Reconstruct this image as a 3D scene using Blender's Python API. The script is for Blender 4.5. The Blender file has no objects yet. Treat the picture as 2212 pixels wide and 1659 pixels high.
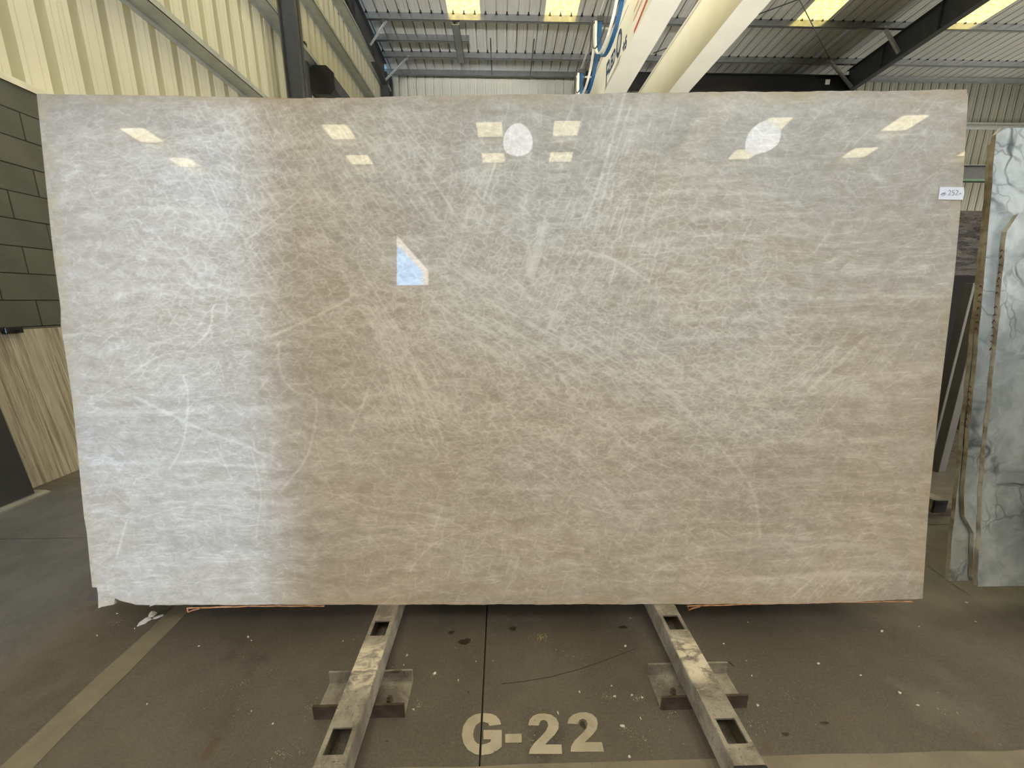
import bpy, bmesh, math, random
import numpy as np
from mathutils import Vector, Matrix
from mathutils.geometry import tessellate_polygon
random.seed(7); rng = np.random.default_rng(7)
C = bpy.context.scene.collection
sc = bpy.context.scene
R = math.radians

# ------------------------------------------------------------------ camera
CAM_H = 1.29; PITCH = R(12.3); YAW = R(1.5); FPX = 830.0
cd = bpy.data.cameras.new('camera'); cam = bpy.data.objects.new('camera', cd); C.objects.link(cam)
cd.sensor_fit = 'HORIZONTAL'; cd.sensor_width = 36.0; cd.lens = 36.0 * FPX / 2212; cd.clip_start = .05; cd.clip_end = 200
cam.location = (0, 0, CAM_H); cam.rotation_euler = (R(90) - PITCH, 0, -YAW)
sc.camera = cam
# ------------------------------------------------------------------ view, world, lights
sc.view_settings.view_transform = 'Standard'; sc.view_settings.look = 'None'
sc.view_settings.gamma = 1; sc.view_settings.use_curve_mapping = False
sc.view_settings.exposure = 0.3
sc.cycles.use_denoising = True
sc.cycles.use_adaptive_sampling = True; sc.cycles.adaptive_threshold = .06
sc.cycles.max_bounces = 6; sc.cycles.diffuse_bounces = 4; sc.cycles.glossy_bounces = 4
sc.cycles.sample_clamp_indirect = 6.0
w = bpy.data.worlds.new('daylight'); sc.world = w; w.use_nodes = True
wn = w.node_tree.nodes; wl = w.node_tree.links
bg = wn['Background']
geo = wn.new('ShaderNodeTexCoord'); sep = wn.new('ShaderNodeSeparateXYZ'); rp = wn.new('ShaderNodeValToRGB')
wl.new(geo.outputs['Generated'], sep.inputs[0]); wl.new(sep.outputs['Z'], rp.inputs[0])
rp.color_ramp.elements[0].position = 0.0; rp.color_ramp.elements[0].color = (.26, .60, 1.0, 1)
rp.color_ramp.elements[1].position = 1.0; rp.color_ramp.elements[1].color = (.16, .40, .85, 1)
wl.new(rp.outputs[0], bg.inputs['Color']); bg.inputs['Strength'].default_value = 8.0

def area(name, loc, aim, sx, sy, power, col, spread=180):
    l = bpy.data.lights.new(name, 'AREA'); l.shape = 'RECTANGLE'; l.size = sx; l.size_y = sy
    l.energy = power; l.color = col; l.spread = R(spread)
    o = bpy.data.objects.new(name, l); C.objects.link(o); o.location = loc
    o.rotation_euler = (Vector(aim) - Vector(loc)).to_track_quat('-Z', 'Y').to_euler()
    return o
# rooflight daylight and assumed daylight from behind left, plus added unseen fill lamps
DAY = (.80, .90, 1.0)
area('assumed_slab_beam', (-2.40, -3.4, 1.05), (-2.40, 4, 1.0), 3.08, 2.0, 11.5, (.46, .72, 1.0), 5)  # added narrow lamp brightens the slab's left third; assumed daylight, no doorway built
area('assumed_floor_beam', (-3.05, -1.6, 3.6), (-3.05, 1.55, 0), 2.5, 1.6, 5.5, (.30, .62, 1.0), 7)  # added beam for the bluish floor patch at left; daylight assumed, no opening there
area('cool_slab_top_fill', (.85, -3.6, 7.2), (.95, 1.45, 1.88), 2.7, .9, 3.5, (.36, .68, 1.0), 12)  # added cool fill hanging in mid hall, tints the top of the slab
area('girder_face_fill', (-.97, 7.6, 8.5), (2.2, 9.2, 6.0), .8, 3, 75, (1.0, .96, .85), 120)  # added lamp aimed at the crane girders to brighten their faces
area('left_hall_fill', (-15.6, -2.5, 3.2), (4, 2, 4.0), 12, 6, 250, (.9, .95, 1.0))  # added ambient fill in front of a closed wall
area('right_roof_fill', (21.6, 8, 5.2), (6, 9, 9.5), 11, 4, 560, (1.0, .96, .86), 110)  # invented fill for the roof, far wall and girders
area('roof_centre_fill', (1.5, -14.5, .4), (1.0, 13, 8.6), 9, .8, 125, (1.0, .98, .95), 18)  # unseen narrow lamp added to brighten the middle of the roof
area('girder_up_fill', (2.6, 6.8, .15), (2.6, 6.8, 5), 6, 4, 66, (1.0, .96, .84), 100)  # added uplight behind the slab pack, lifts girder undersides and roof
area('right_slab_fill', (7.2, -.4, 1.9), (0, 1.3, .8), 1.6, 2, 240, (1.0, .92, .82))  # side fill added to lift the lower slab, kept out of its mirror view
area('left_slab_fill', (-7.2, -1.8, 1.9), (.6, 1.3, .7), 1.6, 2, 185, (1.0, .92, .82))  # matching fill added on the left for the lower slab
area('rooflight_daylight_left', (-.97, -4.1, 8.3), (-.97, -1.2, 0), .8, 1.9, 88, (1.0, .895, .755))
area('rooflight_daylight_right', (1.63, -4.1, 8.3), (1.63, -1.2, 0), .8, 1.9, 88, (1.0, .895, .755))
# ------------------------------------------------------------------ helpers
_r = np.array([math.cos(YAW), -math.sin(YAW), 0]); _f = np.array([math.sin(YAW)*math.cos(PITCH), math.cos(YAW)*math.cos(PITCH), -math.sin(PITCH)])
_u = np.cross(_r, _f); _O = np.array([0, 0, CAM_H])
def ray(x, y):
    d = _r*(x-1106)/FPX + _u*(829.5-y)/FPX + _f
    return d
def onz(x, y, z): d = ray(x, y); return Vector(_O + d*(z-CAM_H)/d[2])
def onx(x, y, X): d = ray(x, y); return Vector(_O + d*X/d[0])
def ony(x, y, Y): d = ray(x, y); return Vector(_O + d*Y/d[1])

class MB:
    def __init__(s): s.v = []; s.f = []
    def box(s, x0, x1, y0, y1, z0, z1, M=None):
        b = len(s.v); vs = [(x, y, z) for z in (z0, z1) for y in (y0, y1) for x in (x0, x1)]
        if M is not None: vs = [tuple(M @ Vector(p)) for p in vs]
        s.v += vs
        s.f += [tuple(b+i for i in q) for q in ((0,2,3,1),(4,5,7,6),(0,1,5,4),(2,6,7,3),(0,4,6,2),(1,3,7,5))]
        return s
    def prism(s, pts, a, b, ax):      # outline pts in the plane across axis ax, between a and b
        n = len(pts); k = len(s.v)
        for t in (a, b):
            for p, q in pts:
                s.v.append((t, p, q) if ax == 'x' else (p, t, q) if ax == 'y' else (p, q, t))
        s.f += [tuple(k+i for i in range(n)), tuple(k+n+i for i in reversed(range(n)))]
        s.f += [(k+i, k+n+i, k+n+(i+1) % n, k+(i+1) % n) for i in range(n)]
        return s
    def tube(s, P, r, n=8):
        P = [Vector(p) for p in P]; k = len(s.v)
        for i, p in enumerate(P):
            d = (P[min(i+1, len(P)-1)] - P[max(i-1, 0)]).normalized()
            a = d.cross(Vector((0, 0, 1))) if abs(d.z) < .95 else d.cross(Vector((0, 1, 0)))
            a.normalize(); b = d.cross(a)
            for j in range(n):
                t = 2*math.pi*j/n; s.v.append(tuple(p + a*math.cos(t)*r + b*math.sin(t)*r))
        for i in range(len(P)-1):
            for j in range(n):
                s.f.append((k+i*n+j, k+i*n+(j+1) % n, k+(i+1)*n+(j+1) % n, k+(i+1)*n+j))
        s.f += [tuple(k+j for j in reversed(range(n))), tuple(k+(len(P)-1)*n+j for j in range(n))]
        return s
    def strip(s, P, wv, t=.004):      # flat band through P, width vector wv, given thickness
        k = len(s.v); wv = Vector(wv); P = [Vector(p) for p in P]; n = len(P)
        for i, p in enumerate(P):
            d = (P[min(i+1, n-1)] - P[max(i-1, 0)]).normalized(); nn = d.cross(wv).normalized()*t
            for q in (p-wv/2-nn, p+wv/2-nn, p+wv/2+nn, p-wv/2+nn): s.v.append(tuple(q))
        for i in range(n-1):
            for j in range(4):
                s.f.append((k+i*4+j, k+i*4+(j+1) % 4, k+(i+1)*4+(j+1) % 4, k+(i+1)*4+j))
        s.f += [(k+3, k+2, k+1, k), tuple(k+(n-1)*4+j for j in range(4))]
        return s
    def mesh(s, name):
        me = bpy.data.meshes.new(name); me.from_pydata(s.v, [], s.f)
        bm = bmesh.new(); bm.from_mesh(me); bmesh.ops.recalc_face_normals(bm, faces=bm.faces); bm.to_mesh(me); bm.free()
        return me
def tag(o, label=None, cat=None, group=None, kind=None):
    if label: o['label'] = label
    if cat: o['category'] = cat
    if group: o['group'] = group
    if kind: o['kind'] = kind
    return o
def obj(name, mb, mat, parent=None, M=None, smooth=False, bevel=0):
    me = mb.mesh(name) if isinstance(mb, MB) else mb
    if mat is not None and not me.materials: me.materials.append(mat)
    o = bpy.data.objects.new(name, me); C.objects.link(o)
    if M is not None: o.matrix_world = M
    if parent is not None: o.parent = parent
    if smooth:
        for p in me.polygons: p.use_smooth = True
    if bevel:
        m = o.modifiers.new('bevel', 'BEVEL'); m.width = bevel; m.segments = 2; m.limit_method = 'ANGLE'
    return o
def empty(name, loc=(0, 0, 0), M=None, **k):
    o = bpy.data.objects.new(name, None); C.objects.link(o); o.location = loc; o.empty_display_size = .1
    if M is not None: o.matrix_world = M
    return tag(o, **k)
def copy_tree(o, dx=(0, 0, 0)):
    c = o.copy(); C.objects.link(c); c.location = Vector(o.location) + Vector(dx)
    for ch in o.children:
        d = ch.copy(); C.objects.link(d); d.parent = c
        for g in ch.children:
            e = g.copy(); C.objects.link(e); e.parent = d
    return c

# ------------------------------------------------------------------ materials
class NT:
    def __init__(s, name):
        s.m = bpy.data.materials.new(name); s.m.use_nodes = True; s.t = s.m.node_tree
        s.b = s.t.nodes['Principled BSDF']; s.out = s.t.nodes['Material Output']
    def n(s, typ, **k):
        x = s.t.nodes.new('ShaderNode'+typ)
        for a, b in k.items(): setattr(x, a, b)
        return x
    def l(s, a, b): s.t.links.new(a, b)
    def setv(s, sock, v):
        if isinstance(v, bpy.types.NodeSocket): s.l(v, sock)
        elif isinstance(v, tuple) and len(v) == 3 and sock.type == 'RGBA': sock.default_value = (*v, 1)
        else: sock.default_value = v
    def coord(s, kind='Object'): return s.n('TexCoord').outputs[kind]
    def mapping(s, v, scale=(1, 1, 1), rot=(0, 0, 0), loc=(0, 0, 0)):
        m = s.n('Mapping'); s.l(v, m.inputs[0]); m.inputs['Scale'].default_value = scale
        m.inputs['Rotation'].default_value = rot; m.inputs['Location'].default_value = loc
        return m.outputs[0]
    def noise(s, v, scale=5, detail=4, rough=.55, dist=0, out='Fac'):
        x = s.n('TexNoise'); s.l(v, x.inputs['Vector'])
        x.inputs['Scale'].default_value = scale; x.inputs['Detail'].default_value = detail
        x.inputs['Roughness'].default_value = rough; x.inputs['Distortion'].default_value = dist
        return x.outputs[out]
    def voro(s, v, scale=5, feature='F1', out='Distance'):
        x = s.n('TexVoronoi'); x.feature = feature; s.l(v, x.inputs['Vector']); x.inputs['Scale'].default_value = scale
        return x.outputs[out]
    def ma(s, op, a, b=None, c=None, clamp=False):
        x = s.n('Math'); x.operation = op; x.use_clamp = clamp
        s.setv(x.inputs[0], a)
        if b is not None: s.setv(x.inputs[1], b)
        if c is not None: s.setv(x.inputs[2], c)
        return x.outputs[0]
    def mr(s, v, a, b, c=0., d=1.):
        x = s.n('MapRange'); x.interpolation_type = 'SMOOTHSTEP'; s.l(v, x.inputs[0])
        for i, q in enumerate((a, b, c, d)): x.inputs[i+1].default_value = q
        return x.outputs[0]
    def mix(s, f, a, b):
        x = s.n('Mix'); x.data_type = 'RGBA'; s.setv(x.inputs[0], f); s.setv(x.inputs[6], a); s.setv(x.inputs[7], b)
        return x.outputs[2]
    def attr(s, name):
        x = s.n('Attribute'); x.attribute_name = name; return x.outputs['Fac']
    def bump(s, h, strength=.3, dist=.01):
        x = s.n('Bump'); x.inputs['Strength'].default_value = strength; x.inputs['Distance'].default_value = dist
        s.l(h, x.inputs['Height']); s.l(x.outputs[0], s.b.inputs['Normal'])
    def fin(s, col=None, rough=.5, metal=0, spec=None):
        if col is not None: s.setv(s.b.inputs['Base Color'], col)
        s.setv(s.b.inputs['Roughness'], rough); s.b.inputs['Metallic'].default_value = metal
        if spec is not None: s.b.inputs['Specular IOR Level'].default_value = spec
        return s.m
def plain(name, c, rough=.5, metal=0, var=.12, scale=6, bump=0):
    t = NT(name); v = t.coord(); n = t.noise(v, scale, 5)
    k = t.mr(n, .3, .7)
    col = t.mix(k, tuple(x*(1-var) for x in c), tuple(min(1, x*(1+var)) for x in c))
    if bump: t.bump(t.noise(v, scale*20, 3), bump, .003)
    return t.fin(col, rough, metal)

# stone ------------------------------------------------------------------
def crystal_stone():
    t = NT('white_crystal_quartzite'); v = t.coord()
    warp = t.noise(v, 2.2, 3, .5, out='Color')
    x = t.n('VectorMath'); x.operation = 'MULTIPLY_ADD'; t.l(warp, x.inputs[0]); x.inputs[1].default_value = (.12, .12, .12); t.l(v, x.inputs[2]); vw = x.outputs[0]
    def streak(ang, across, along, seed, lo, hi, det=4):     # thin bright threads running along one direction
        m = t.mapping(vw, (1, 1, 1), (0, R(ang), 0), (seed, 0, seed*.7))
        m = t.mapping(m, (along, 1, across))
        n = t.noise(m, 1.0, det, .62)
        return t.mr(t.ma('ABSOLUTE', t.ma('SUBTRACT', n, .5)), lo, hi, 1., 0.)
    # broad tone
    big = t.noise(t.mapping(vw, (1.0, 1, 2.0)), 1.4, 4, .55)
    hor = t.noise(t.mapping(vw, (1.6, 1, 16)), 1.0, 6, .6)
    hor2 = t.noise(t.mapping(vw, (5, 1, 34), loc=(4, 0, 2)), 1.0, 5, .62)
    mott = t.noise(t.mapping(vw, (14, 1, 24)), 1.0, 6, .66, .6)
    fine = t.noise(t.mapping(v, (60, 1, 95)), 1.0, 4, .7)
    # cellular crystal texture: dark grains with pale rims
    cell = t.voro(t.mapping(vw, (26, 1, 44)), 1.0, 'DISTANCE_TO_EDGE')
    rim = t.mr(cell, .0, .16, 1., 0.)
    cell2 = t.voro(t.mapping(vw, (9, 1, 17), loc=(3, 0, 1)), 1.0, 'DISTANCE_TO_EDGE')
    rim2 = t.mr(cell2, .0, .06, 1., 0.)
    mA, mB, mC, mD, mH, mK = [t.attr(a) for a in ('m_steep', 'm_slant', 'm_up', 'm_up45', 'm_level', 'm_grain')]
    sA = t.ma('MULTIPLY', t.ma('MAXIMUM', streak(-56, 34, 1.1, 1.3, 0., .035), streak(-62, 60, 2.0, 5.1, 0., .05)), mA)
    sB = t.ma('MULTIPLY', t.ma('MAXIMUM', streak(-35, 30, 1.2, 2.7, 0., .03), streak(-29, 55, 2.2, 8.2, 0., .045)), mB)
    sC = t.ma('MULTIPLY', t.ma('MAXIMUM', streak(73, 26, .9, 3.9, 0., .035), streak(66, 60, 2.0, 9.4, 0., .04)), mC)
    sD = t.ma('MULTIPLY', streak(47, 26, 1.0, 6.1, 0., .04), mD)
    sH = t.ma('MULTIPLY', streak(1.5, 17, .8, 7.7, 0., .03), mH)
    sX = t.ma('MULTIPLY', t.ma('MAXIMUM', streak(24, 24, 2.6, 4.4, 0., .022), streak(-48, 24, 2.8, 7.1, 0., .022)), .55)
    st = sA
    for q in (sB, sC, sD, sH, sX): st = t.ma('MAXIMUM', st, q)
    vd, vw2 = t.attr('vein'), t.attr('band')
    line = vd; band = vw2; ndl = t.attr('needle')
    # brightness 0..1
    b = t.ma('MULTIPLY', big, .26)
    b = t.ma('MULTIPLY_ADD', hor, .30, b)
    b = t.ma('MULTIPLY_ADD', hor2, .16, b)
    b = t.ma('MULTIPLY_ADD', mott, .50, b)
    b = t.ma('MULTIPLY_ADD', fine, .22, b)
    b = t.ma('MULTIPLY_ADD', t.ma('MULTIPLY', rim, mK), .09, b)
    b = t.ma('MULTIPLY_ADD', rim2, .035, b)
    b = t.ma('MULTIPLY_ADD', st, .07, b)
    b = t.ma('MULTIPLY_ADD', ndl, .165, b)
    b = t.ma('MULTIPLY_ADD', line, .16, b)
    b = t.ma('MULTIPLY_ADD', band, .08, b)
    f = t.mr(b, .55, 1.11)
    warm = t.mr(t.noise(t.mapping(vw, (.8, 1, 1.5), loc=(9, 0, 4)), 1.3, 3, .5), .35, .65)
    lo = t.mix(warm, (.42, .375, .31), (.44, .372, .288))
    hi = t.mix(warm, (.80, .765, .695), (.81, .75, .65))
    col = t.mix(f, lo, hi)
    spots = t.mr(t.noise(t.mapping(vw, (20, 1, 30), loc=(1, 0, 7)), 1.0, 3, .6), .30, .38, 1., 0.)
    col = t.mix(t.ma('MULTIPLY', spots, t.ma('MULTIPLY', mK, .45)), col, (.33, .30, .25))
    # iron-coloured skin along the sawn border
    rust = t.ma('MULTIPLY', t.attr('border'), t.mr(t.noise(t.mapping(v, (3, 1, 9)), 1.5, 4, .6), .38, .66))
    col = t.mix(t.ma('MULTIPLY', rust, .5), col, (.52, .40, .22))
    r = t.mr(t.noise(v, 40, 3), .3, .7, .05, .075)
    return t.fin(col, .018, 0, .8)
def sawn_edge():
    t = NT('sawn_slab_edge'); v = t.coord(); n = t.noise(v, 30, 5, .6)
    t.bump(n, .5, .004)
    return t.fin(t.mix(t.mr(n, .3, .7), (.42, .36, .26), (.72, .68, .58)), .7)
def marble_grey():
    t = NT('grey_veined_marble'); v = t.coord()
    wv = t.noise(v, 2.0, 4, .6, out='Color')
    x = t.n('VectorMath'); x.operation = 'MULTIPLY_ADD'; t.l(wv, x.inputs[0]); x.inputs[1].default_value = (.5, .5, .5); t.l(v, x.inputs[2]); vw = x.outputs[0]
    v1 = t.mr(t.voro(vw, 3.2, 'DISTANCE_TO_EDGE'), 0, .05, 1., 0.)
    v2 = t.mr(t.voro(vw, 9, 'DISTANCE_TO_EDGE'), 0, .06, 1., 0.)
    msk = t.mr(t.noise(v, 3, 3), .42, .62)
    cloud = t.mr(t.noise(vw, 5, 6, .65), .32, .66)
    col = t.mix(cloud, (.42, .47, .47), (.74, .80, .80))
    col = t.mix(t.ma('MULTIPLY', v2, t.ma('MULTIPLY', msk, .6)), col, (.17, .19, .20))
    col = t.mix(t.ma('MULTIPLY', v1, t.ma('MULTIPLY', msk, .85)), col, (.09, .11, .12))
    return t.fin(col, .12)
def marble_edge():
    t = NT('brown_mesh_backed_edge'); v = t.coord(); n = t.noise(t.mapping(v, (8, 8, 9)), 1.2, 5, .65)
    return t.fin(t.mix(t.mr(n, .35, .65), (.24, .20, .13), (.55, .52, .43)), .6)
def black_marble():
    t = NT('black_veined_stone'); v = t.coord()
    m = t.mapping(v, (1.2, 1, 5), (0, R(8), 0)); n = t.noise(m, 2.2, 7, .65, 1.2)
    n2 = t.noise(t.mapping(v, (2, 1, 12)), 2.4, 6, .6, .8)
    col = t.mix(t.mr(n, .42, .56), (.008, .008, .009), (.075, .07, .062))
    col = t.mix(t.mr(t.ma('ABSOLUTE', t.ma('SUBTRACT', n2, .5)), 0., .018, .6, 0.), col, (.22, .20, .17))
    return t.fin(col, .4, 0, .3)
def travertine():
    t = NT('travertine'); v = t.coord()
    m = t.mapping(v, (1, 34, 1.2)); n = t.noise(m, 1.0, 8, .7, .2)
    n2 = t.noise(t.mapping(v, (1, 70, 2.2), loc=(0, 3, 0)), 1.0, 5, .6)
    col = t.mix(t.mr(n, .32, .66), (.22, .185, .135), (.56, .50, .39))
    col = t.mix(t.mr(n2, .52, .66, 0, .7), col, (.66, .61, .49))
    pit = t.mr(t.noise(t.mapping(v, (1, 90, 22)), 1.0, 3, .7), .26, .33, 1., 0.)
    col = t.mix(t.ma('MULTIPLY', pit, .7), col, (.10, .075, .05))
    t.bump(n2, .15, .003)
    return t.fin(col, .45)
def concrete():
    t = NT('worn_warehouse_concrete'); v = t.coord()
    a = t.noise(v, 1.1, 6, .6, .4); b = t.noise(v, 6, 6, .65); c = t.noise(v, 140, 3, .6)
    col = t.mix(t.mr(a, .32, .68), (.082, .070, .056), (.135, .117, .095))
    col = t.mix(t.mr(b, .35, .70, 0, .7), col, (.072, .067, .055))
    col = t.mix(t.mr(c, .2, .8, 0, .32), col, (.25, .22, .18))
    # oil stains
    st = t.ma('MULTIPLY', t.mr(t.noise(t.mapping(v, loc=(5, 2, 0)), 2.3, 4, .55), .60, .72), t.mr(b, .4, .6))
    col = t.mix(t.ma('MULTIPLY', st, .65), col, (.045, .038, .028))
    rs = t.mr(t.noise(t.mapping(v, loc=(1, 7, 0)), 5.5, 2, .5), .69, .74)
    col = t.mix(t.ma('MULTIPLY', rs, .5), col, (.10, .055, .03))
    # stone dust, spatter and chips
    du = t.mr(t.noise(t.mapping(v, loc=(3, 3, 0)), 2.6, 5, .6), .56, .76)
    sp = t.mr(t.noise(v, 75, 2, .5), .68, .76)
    col = t.mix(t.ma('MULTIPLY', sp, t.ma('MULTIPLY_ADD', du, .8, .06), clamp=True), col, (.55, .52, .45))
    col = t.mix(t.ma('MULTIPLY', du, .16), col, (.42, .39, .33))
    # drag scratches
    sv = t.mapping(v, (2.2, 70, 1), (0, 0, R(24))); s1 = t.mr(t.ma('ABSOLUTE', t.ma('SUBTRACT', t.noise(sv, 1, 3, .5), .5)), 0, .006, 1., 0.)
    col = t.mix(t.ma('MULTIPLY', s1, t.ma('MULTIPLY', t.mr(t.noise(v, 3.3, 2), .52, .62), .35)), col, (.06, .05, .04))
    t.bump(t.ma('ADD', b, t.ma('MULTIPLY', c, .3)), .10, .004)
    return t.fin(col, t.mr(b, .3, .7, .38, .56), 0, .45)
def floor_paint():
    t = NT('worn_floor_paint'); v = t.coord('Object')
    n = t.noise(v, 9, 6, .65); f = t.noise(v, 90, 3, .6)
    col = t.mix(t.mr(n, .35, .72), (.50, .455, .35), (.36, .32, .24))
    col = t.mix(t.mr(f, .64, .74, 0, .8), col, (.14, .12, .09))
    return t.fin(col, .5)
def tape():
    t = NT('dirty_lane_paint'); v = t.coord('Object')
    n = t.noise(v, 7, 6, .65); f = t.noise(v, 110, 3, .6)
    col = t.mix(t.mr(n, .35, .7), (.24, .21, .155), (.185, .16, .118))
    col = t.mix(t.mr(f, .6, .75, 0, .6), col, (.13, .11, .08))
    return t.fin(col, .5)
def rail_steel():
    t = NT('dusty_galvanised_rail'); v = t.coord()
    n = t.noise(v, 9, 7, .7, .3); f = t.noise(v, 160, 3, .6); g = t.noise(t.mapping(v, (5, 22, 5)), 1.6, 5, .7, 1.5)
    col = t.mix(t.mr(n, .35, .65), (.17, .15, .125), (.38, .35, .29))
    col = t.mix(t.mr(g, .60, .72, 0, .6), col, (.66, .62, .50))
    col = t.mix(t.mr(g, .30, .38, .8, 0), col, (.07, .055, .04))
    col = t.mix(t.mr(f, .58, .72, 0, .75), col, (.06, .05, .04))
    sx = t.n('SeparateXYZ'); t.l(v, sx.inputs[0])
    zone = t.ma('MULTIPLY', t.mr(sx.outputs['Y'], .93, .99), t.ma('MULTIPLY', t.mr(sx.outputs['Z'], .12, .127), t.mr(sx.outputs['Y'], 1.08, 1.15, 1., 0.)))
    dust = t.ma('MULTIPLY', zone, t.mr(t.noise(t.mapping(v, (14, 26, 14)), 1.0, 4, .65, .8), .40, .58))
    col = t.mix(t.ma('MULTIPLY', dust, .85), col, (.80, .74, .58))
    t.bump(t.ma('ADD', n, t.ma('MULTIPLY', f, .4)), .35, .003)
    return t.fin(col, .55, .25)
def block():
    t = NT('dark_painted_block'); v = t.coord(); f = t.noise(v, 120, 4, .65); n = t.noise(v, 3, 3)
    oi = t.n('ObjectInfo').outputs['Random']
    col = t.mix(t.mr(n, .3, .7), (.115, .118, .092), (.155, .158, .126))
    col = t.mix(t.ma('MULTIPLY', oi, .45), col, (.10, .105, .088))
    col = t.mix(t.mr(f, .25, .42, .7, 0), col, (.03, .03, .025))
    t.bump(f, .9, .005)
    return t.fin(col, .75)
def sheet(name, c, dirt=.35):
    t = NT(name); v = t.coord('Object'); oi = t.n('ObjectInfo').outputs['Random']
    n = t.noise(t.mapping(v, (2, 2, .6)), 2.0, 4, .6); f = t.noise(v, 60, 2)
    col = t.mix(t.mr(n, .35, .75, 0, dirt), c, tuple(x*.72 for x in c))
    col = t.mix(t.ma('MULTIPLY', oi, .14), col, tuple(x*.75 for x in c))
    return t.fin(col, .45)
def glow(name, c, s, c2=None, s2=1.0, scale=14):
    t = NT(name); v = t.coord('Object'); n = t.noise(v, scale, 5, .7)
    col = t.mix(t.mr(n, .40, .60), c, c2 or c)
    t.setv(t.b.inputs['Emission Color'], col); t.b.inputs['Emission Strength'].default_value = s
    return t.fin(tuple(x*.5 for x in c), .5)

M = dict(
    slab=crystal_stone(), edge=sawn_edge(), marble=marble_grey(), medge=marble_edge(), bmarble=black_marble(), trav=travertine(),
    floor=concrete(), paint=floor_paint(), tape=tape(), rail=rail_steel(), block=block(),
    cream=sheet('cream_wall_sheet', (.80, .78, .63)), roof=sheet('pale_roof_liner', (.64, .64, .60), .3),
    sky=glow('backlit_rooflight', (1.0, .88, .38), 1.5, (.86, .60, .14)),
    farsheet=sheet('far_wall_sheet', (.50, .50, .43)), stain=plain('oil_stain', (.040, .030, .020), .5, 0, .3, 40), scuff=plain('scuff_mark', (.045, .037, .028), .6), dust=plain('stone_dust', (.46, .43, .37), .9),
    flash=plain('cream_flashing', (.78, .76, .62), .4), mortar=plain('dark_mortar', (.045, .045, .038), .8),
    girt=plain('galvanised_girt', (.50, .53, .50), .42, .3, .1), purlin=plain('galvanised_purlin', (.38, .40, .41), .24, .8, .10),
    frame=plain('dark_grey_frame_paint', (.060, .064, .070), .45), black=plain('black_plastic', (.012, .012, .013), .35),
    brace=plain('zinc_brace', (.55, .57, .57), .4, .5), rod=plain('dark_rod', (.05, .05, .05), .5),
    crane=plain('cream_crane_paint', (.88, .86, .76), .34, 0, .03, 2), blue=plain('blue_cable', (.012, .09, .22), .45), white=plain('white_cable', (.78, .78, .72), .5),
    navy=plain('navy_print', (.03, .06, .14), .5), red=plain('red_print', (.55, .04, .05), .5), orange=plain('orange_print', (.72, .35, .16), .5),
    alu=plain('aluminium_kerb', (.55, .53, .48), .35, .8), panel=plain('charcoal_slab', (.040, .042, .042), .35), granite=plain('plain_black_stone', (.008, .008, .009), .6),
    rusty=plain('rusty_wood_strip', (.50, .26, .13), .8, 0, .4, 30), steel=plain('grey_post_paint', (.11, .11, .105), .6), timber=plain('old_timber', (.13, .11, .085), .8, 0, .3, 20, .4),
    paper=plain('white_paper', (.80, .82, .88), .7, 0, .03), ink=plain('grey_ink', (.16, .16, .20), .7), chip=plain('white_stone_chip', (.72, .70, .64), .7, 0, .15, 30, .5),
    green=plain('green_edge_paint', (.07, .22, .10), .5), rearwall=sheet('rear_wall_sheet', (.30, .33, .35)), darkwall=plain('rear_dado_block', (.10, .095, .085), .8),
    flange=plain('shaded_rusty_flange', (.075, .052, .040), .7, 0, .3, 30), bolt=plain('rusty_bolt', (.10, .075, .055), .6, .5), shutter=plain('cream_shutter', (.78, .76, .58), .4), yellow=plain('grit', (.42, .34, .16), .8))
t = NT('plain_black_stone_matt'); M['granite'] = t.fin((.006, .006, .007), .7, 0, .15)
M['skyboost'] = glow('boosted_rooflight', (1.0, .92, .60), 4.2, (1.0, .88, .45)); M['lampglow'] = glow('lamp_glow', (1, 1, 1), 4.5)  # same rooflights glowing harder, to strengthen mirror patches and overhead fill
t = NT('clear_lamp_dome'); t.setv(t.b.inputs['Emission Color'], (.92, .96, 1.0)); t.b.inputs['Emission Strength'].default_value = 4.0; M['dome'] = t.fin((.8, .82, .85), .2)
M['grp'] = glow('glowing_cream_reveal', (1.0, .88, .74), 4.5)  # reveal given its own glow in place of daylight falling on it

# ================================================================== SETTING
# floor: cast bays with open joints
fl = empty('floor', kind='structure')
jx = [-16.07, -12.07, -8.07, -4.07, -.07, 3.93, 7.93, 11.93, 15.93, 22.0]; jy = [-16.03, -12.03, -8.03, -4.03, 1.966, 5.97, 9.97, 15.0]
obj('subfloor', MB().box(-16.2, 22.1, -16.2, 15.1, -.12, -.02), M['rod'], fl)
for i in range(len(jx)-1):
    for j in range(len(jy)-1):
        g = .0025
        obj('floor_bay', MB().box(jx[i]+g, jx[i+1]-g, jy[j]+g, jy[j+1]-g, -.02, 0), M['floor'], fl)
# painted bay lines
def quad_paint(name, pts, mat, z=.0012, wob=.004):
    mb = MB(); n = 26; top = []; bot = []
    (a, b, c, d) = [Vector((*p, 0)) for p in pts]
    for i in range(n+1):
        s = i/n; top.append(a.lerp(b, s)); bot.append(d.lerp(c, s))
    ax = (b-a).normalized(); pr = Vector((-ax.y, ax.x, 0))
    P = [p + pr*random.uniform(-wob, wob) for p in top]; Q = [p + pr*random.uniform(-wob, wob) for p in bot]
    for p in P+Q: mb.v.append((p.x, p.y, z)); 
    for i in range(n): mb.f.append((i, i+1, n+1+i+1, n+1+i))
    k = len(mb.v)
    return obj(name, mb, mat, fl)
quad_paint('painted_line', [(-1.455, -.4), (-1.405, 1.96), (-1.335, 1.96), (-1.325, -.4)], M['tape'])
quad_paint('painted_line', [(-1.32, .835), (3.2, .835), (3.2, .735), (-1.32, .735)], M['tape'])
quad_paint('painted_line', [(2.02, .84), (2.14, 1.96), (2.20, 1.96), (2.10, .84)], M['floor'])
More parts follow.
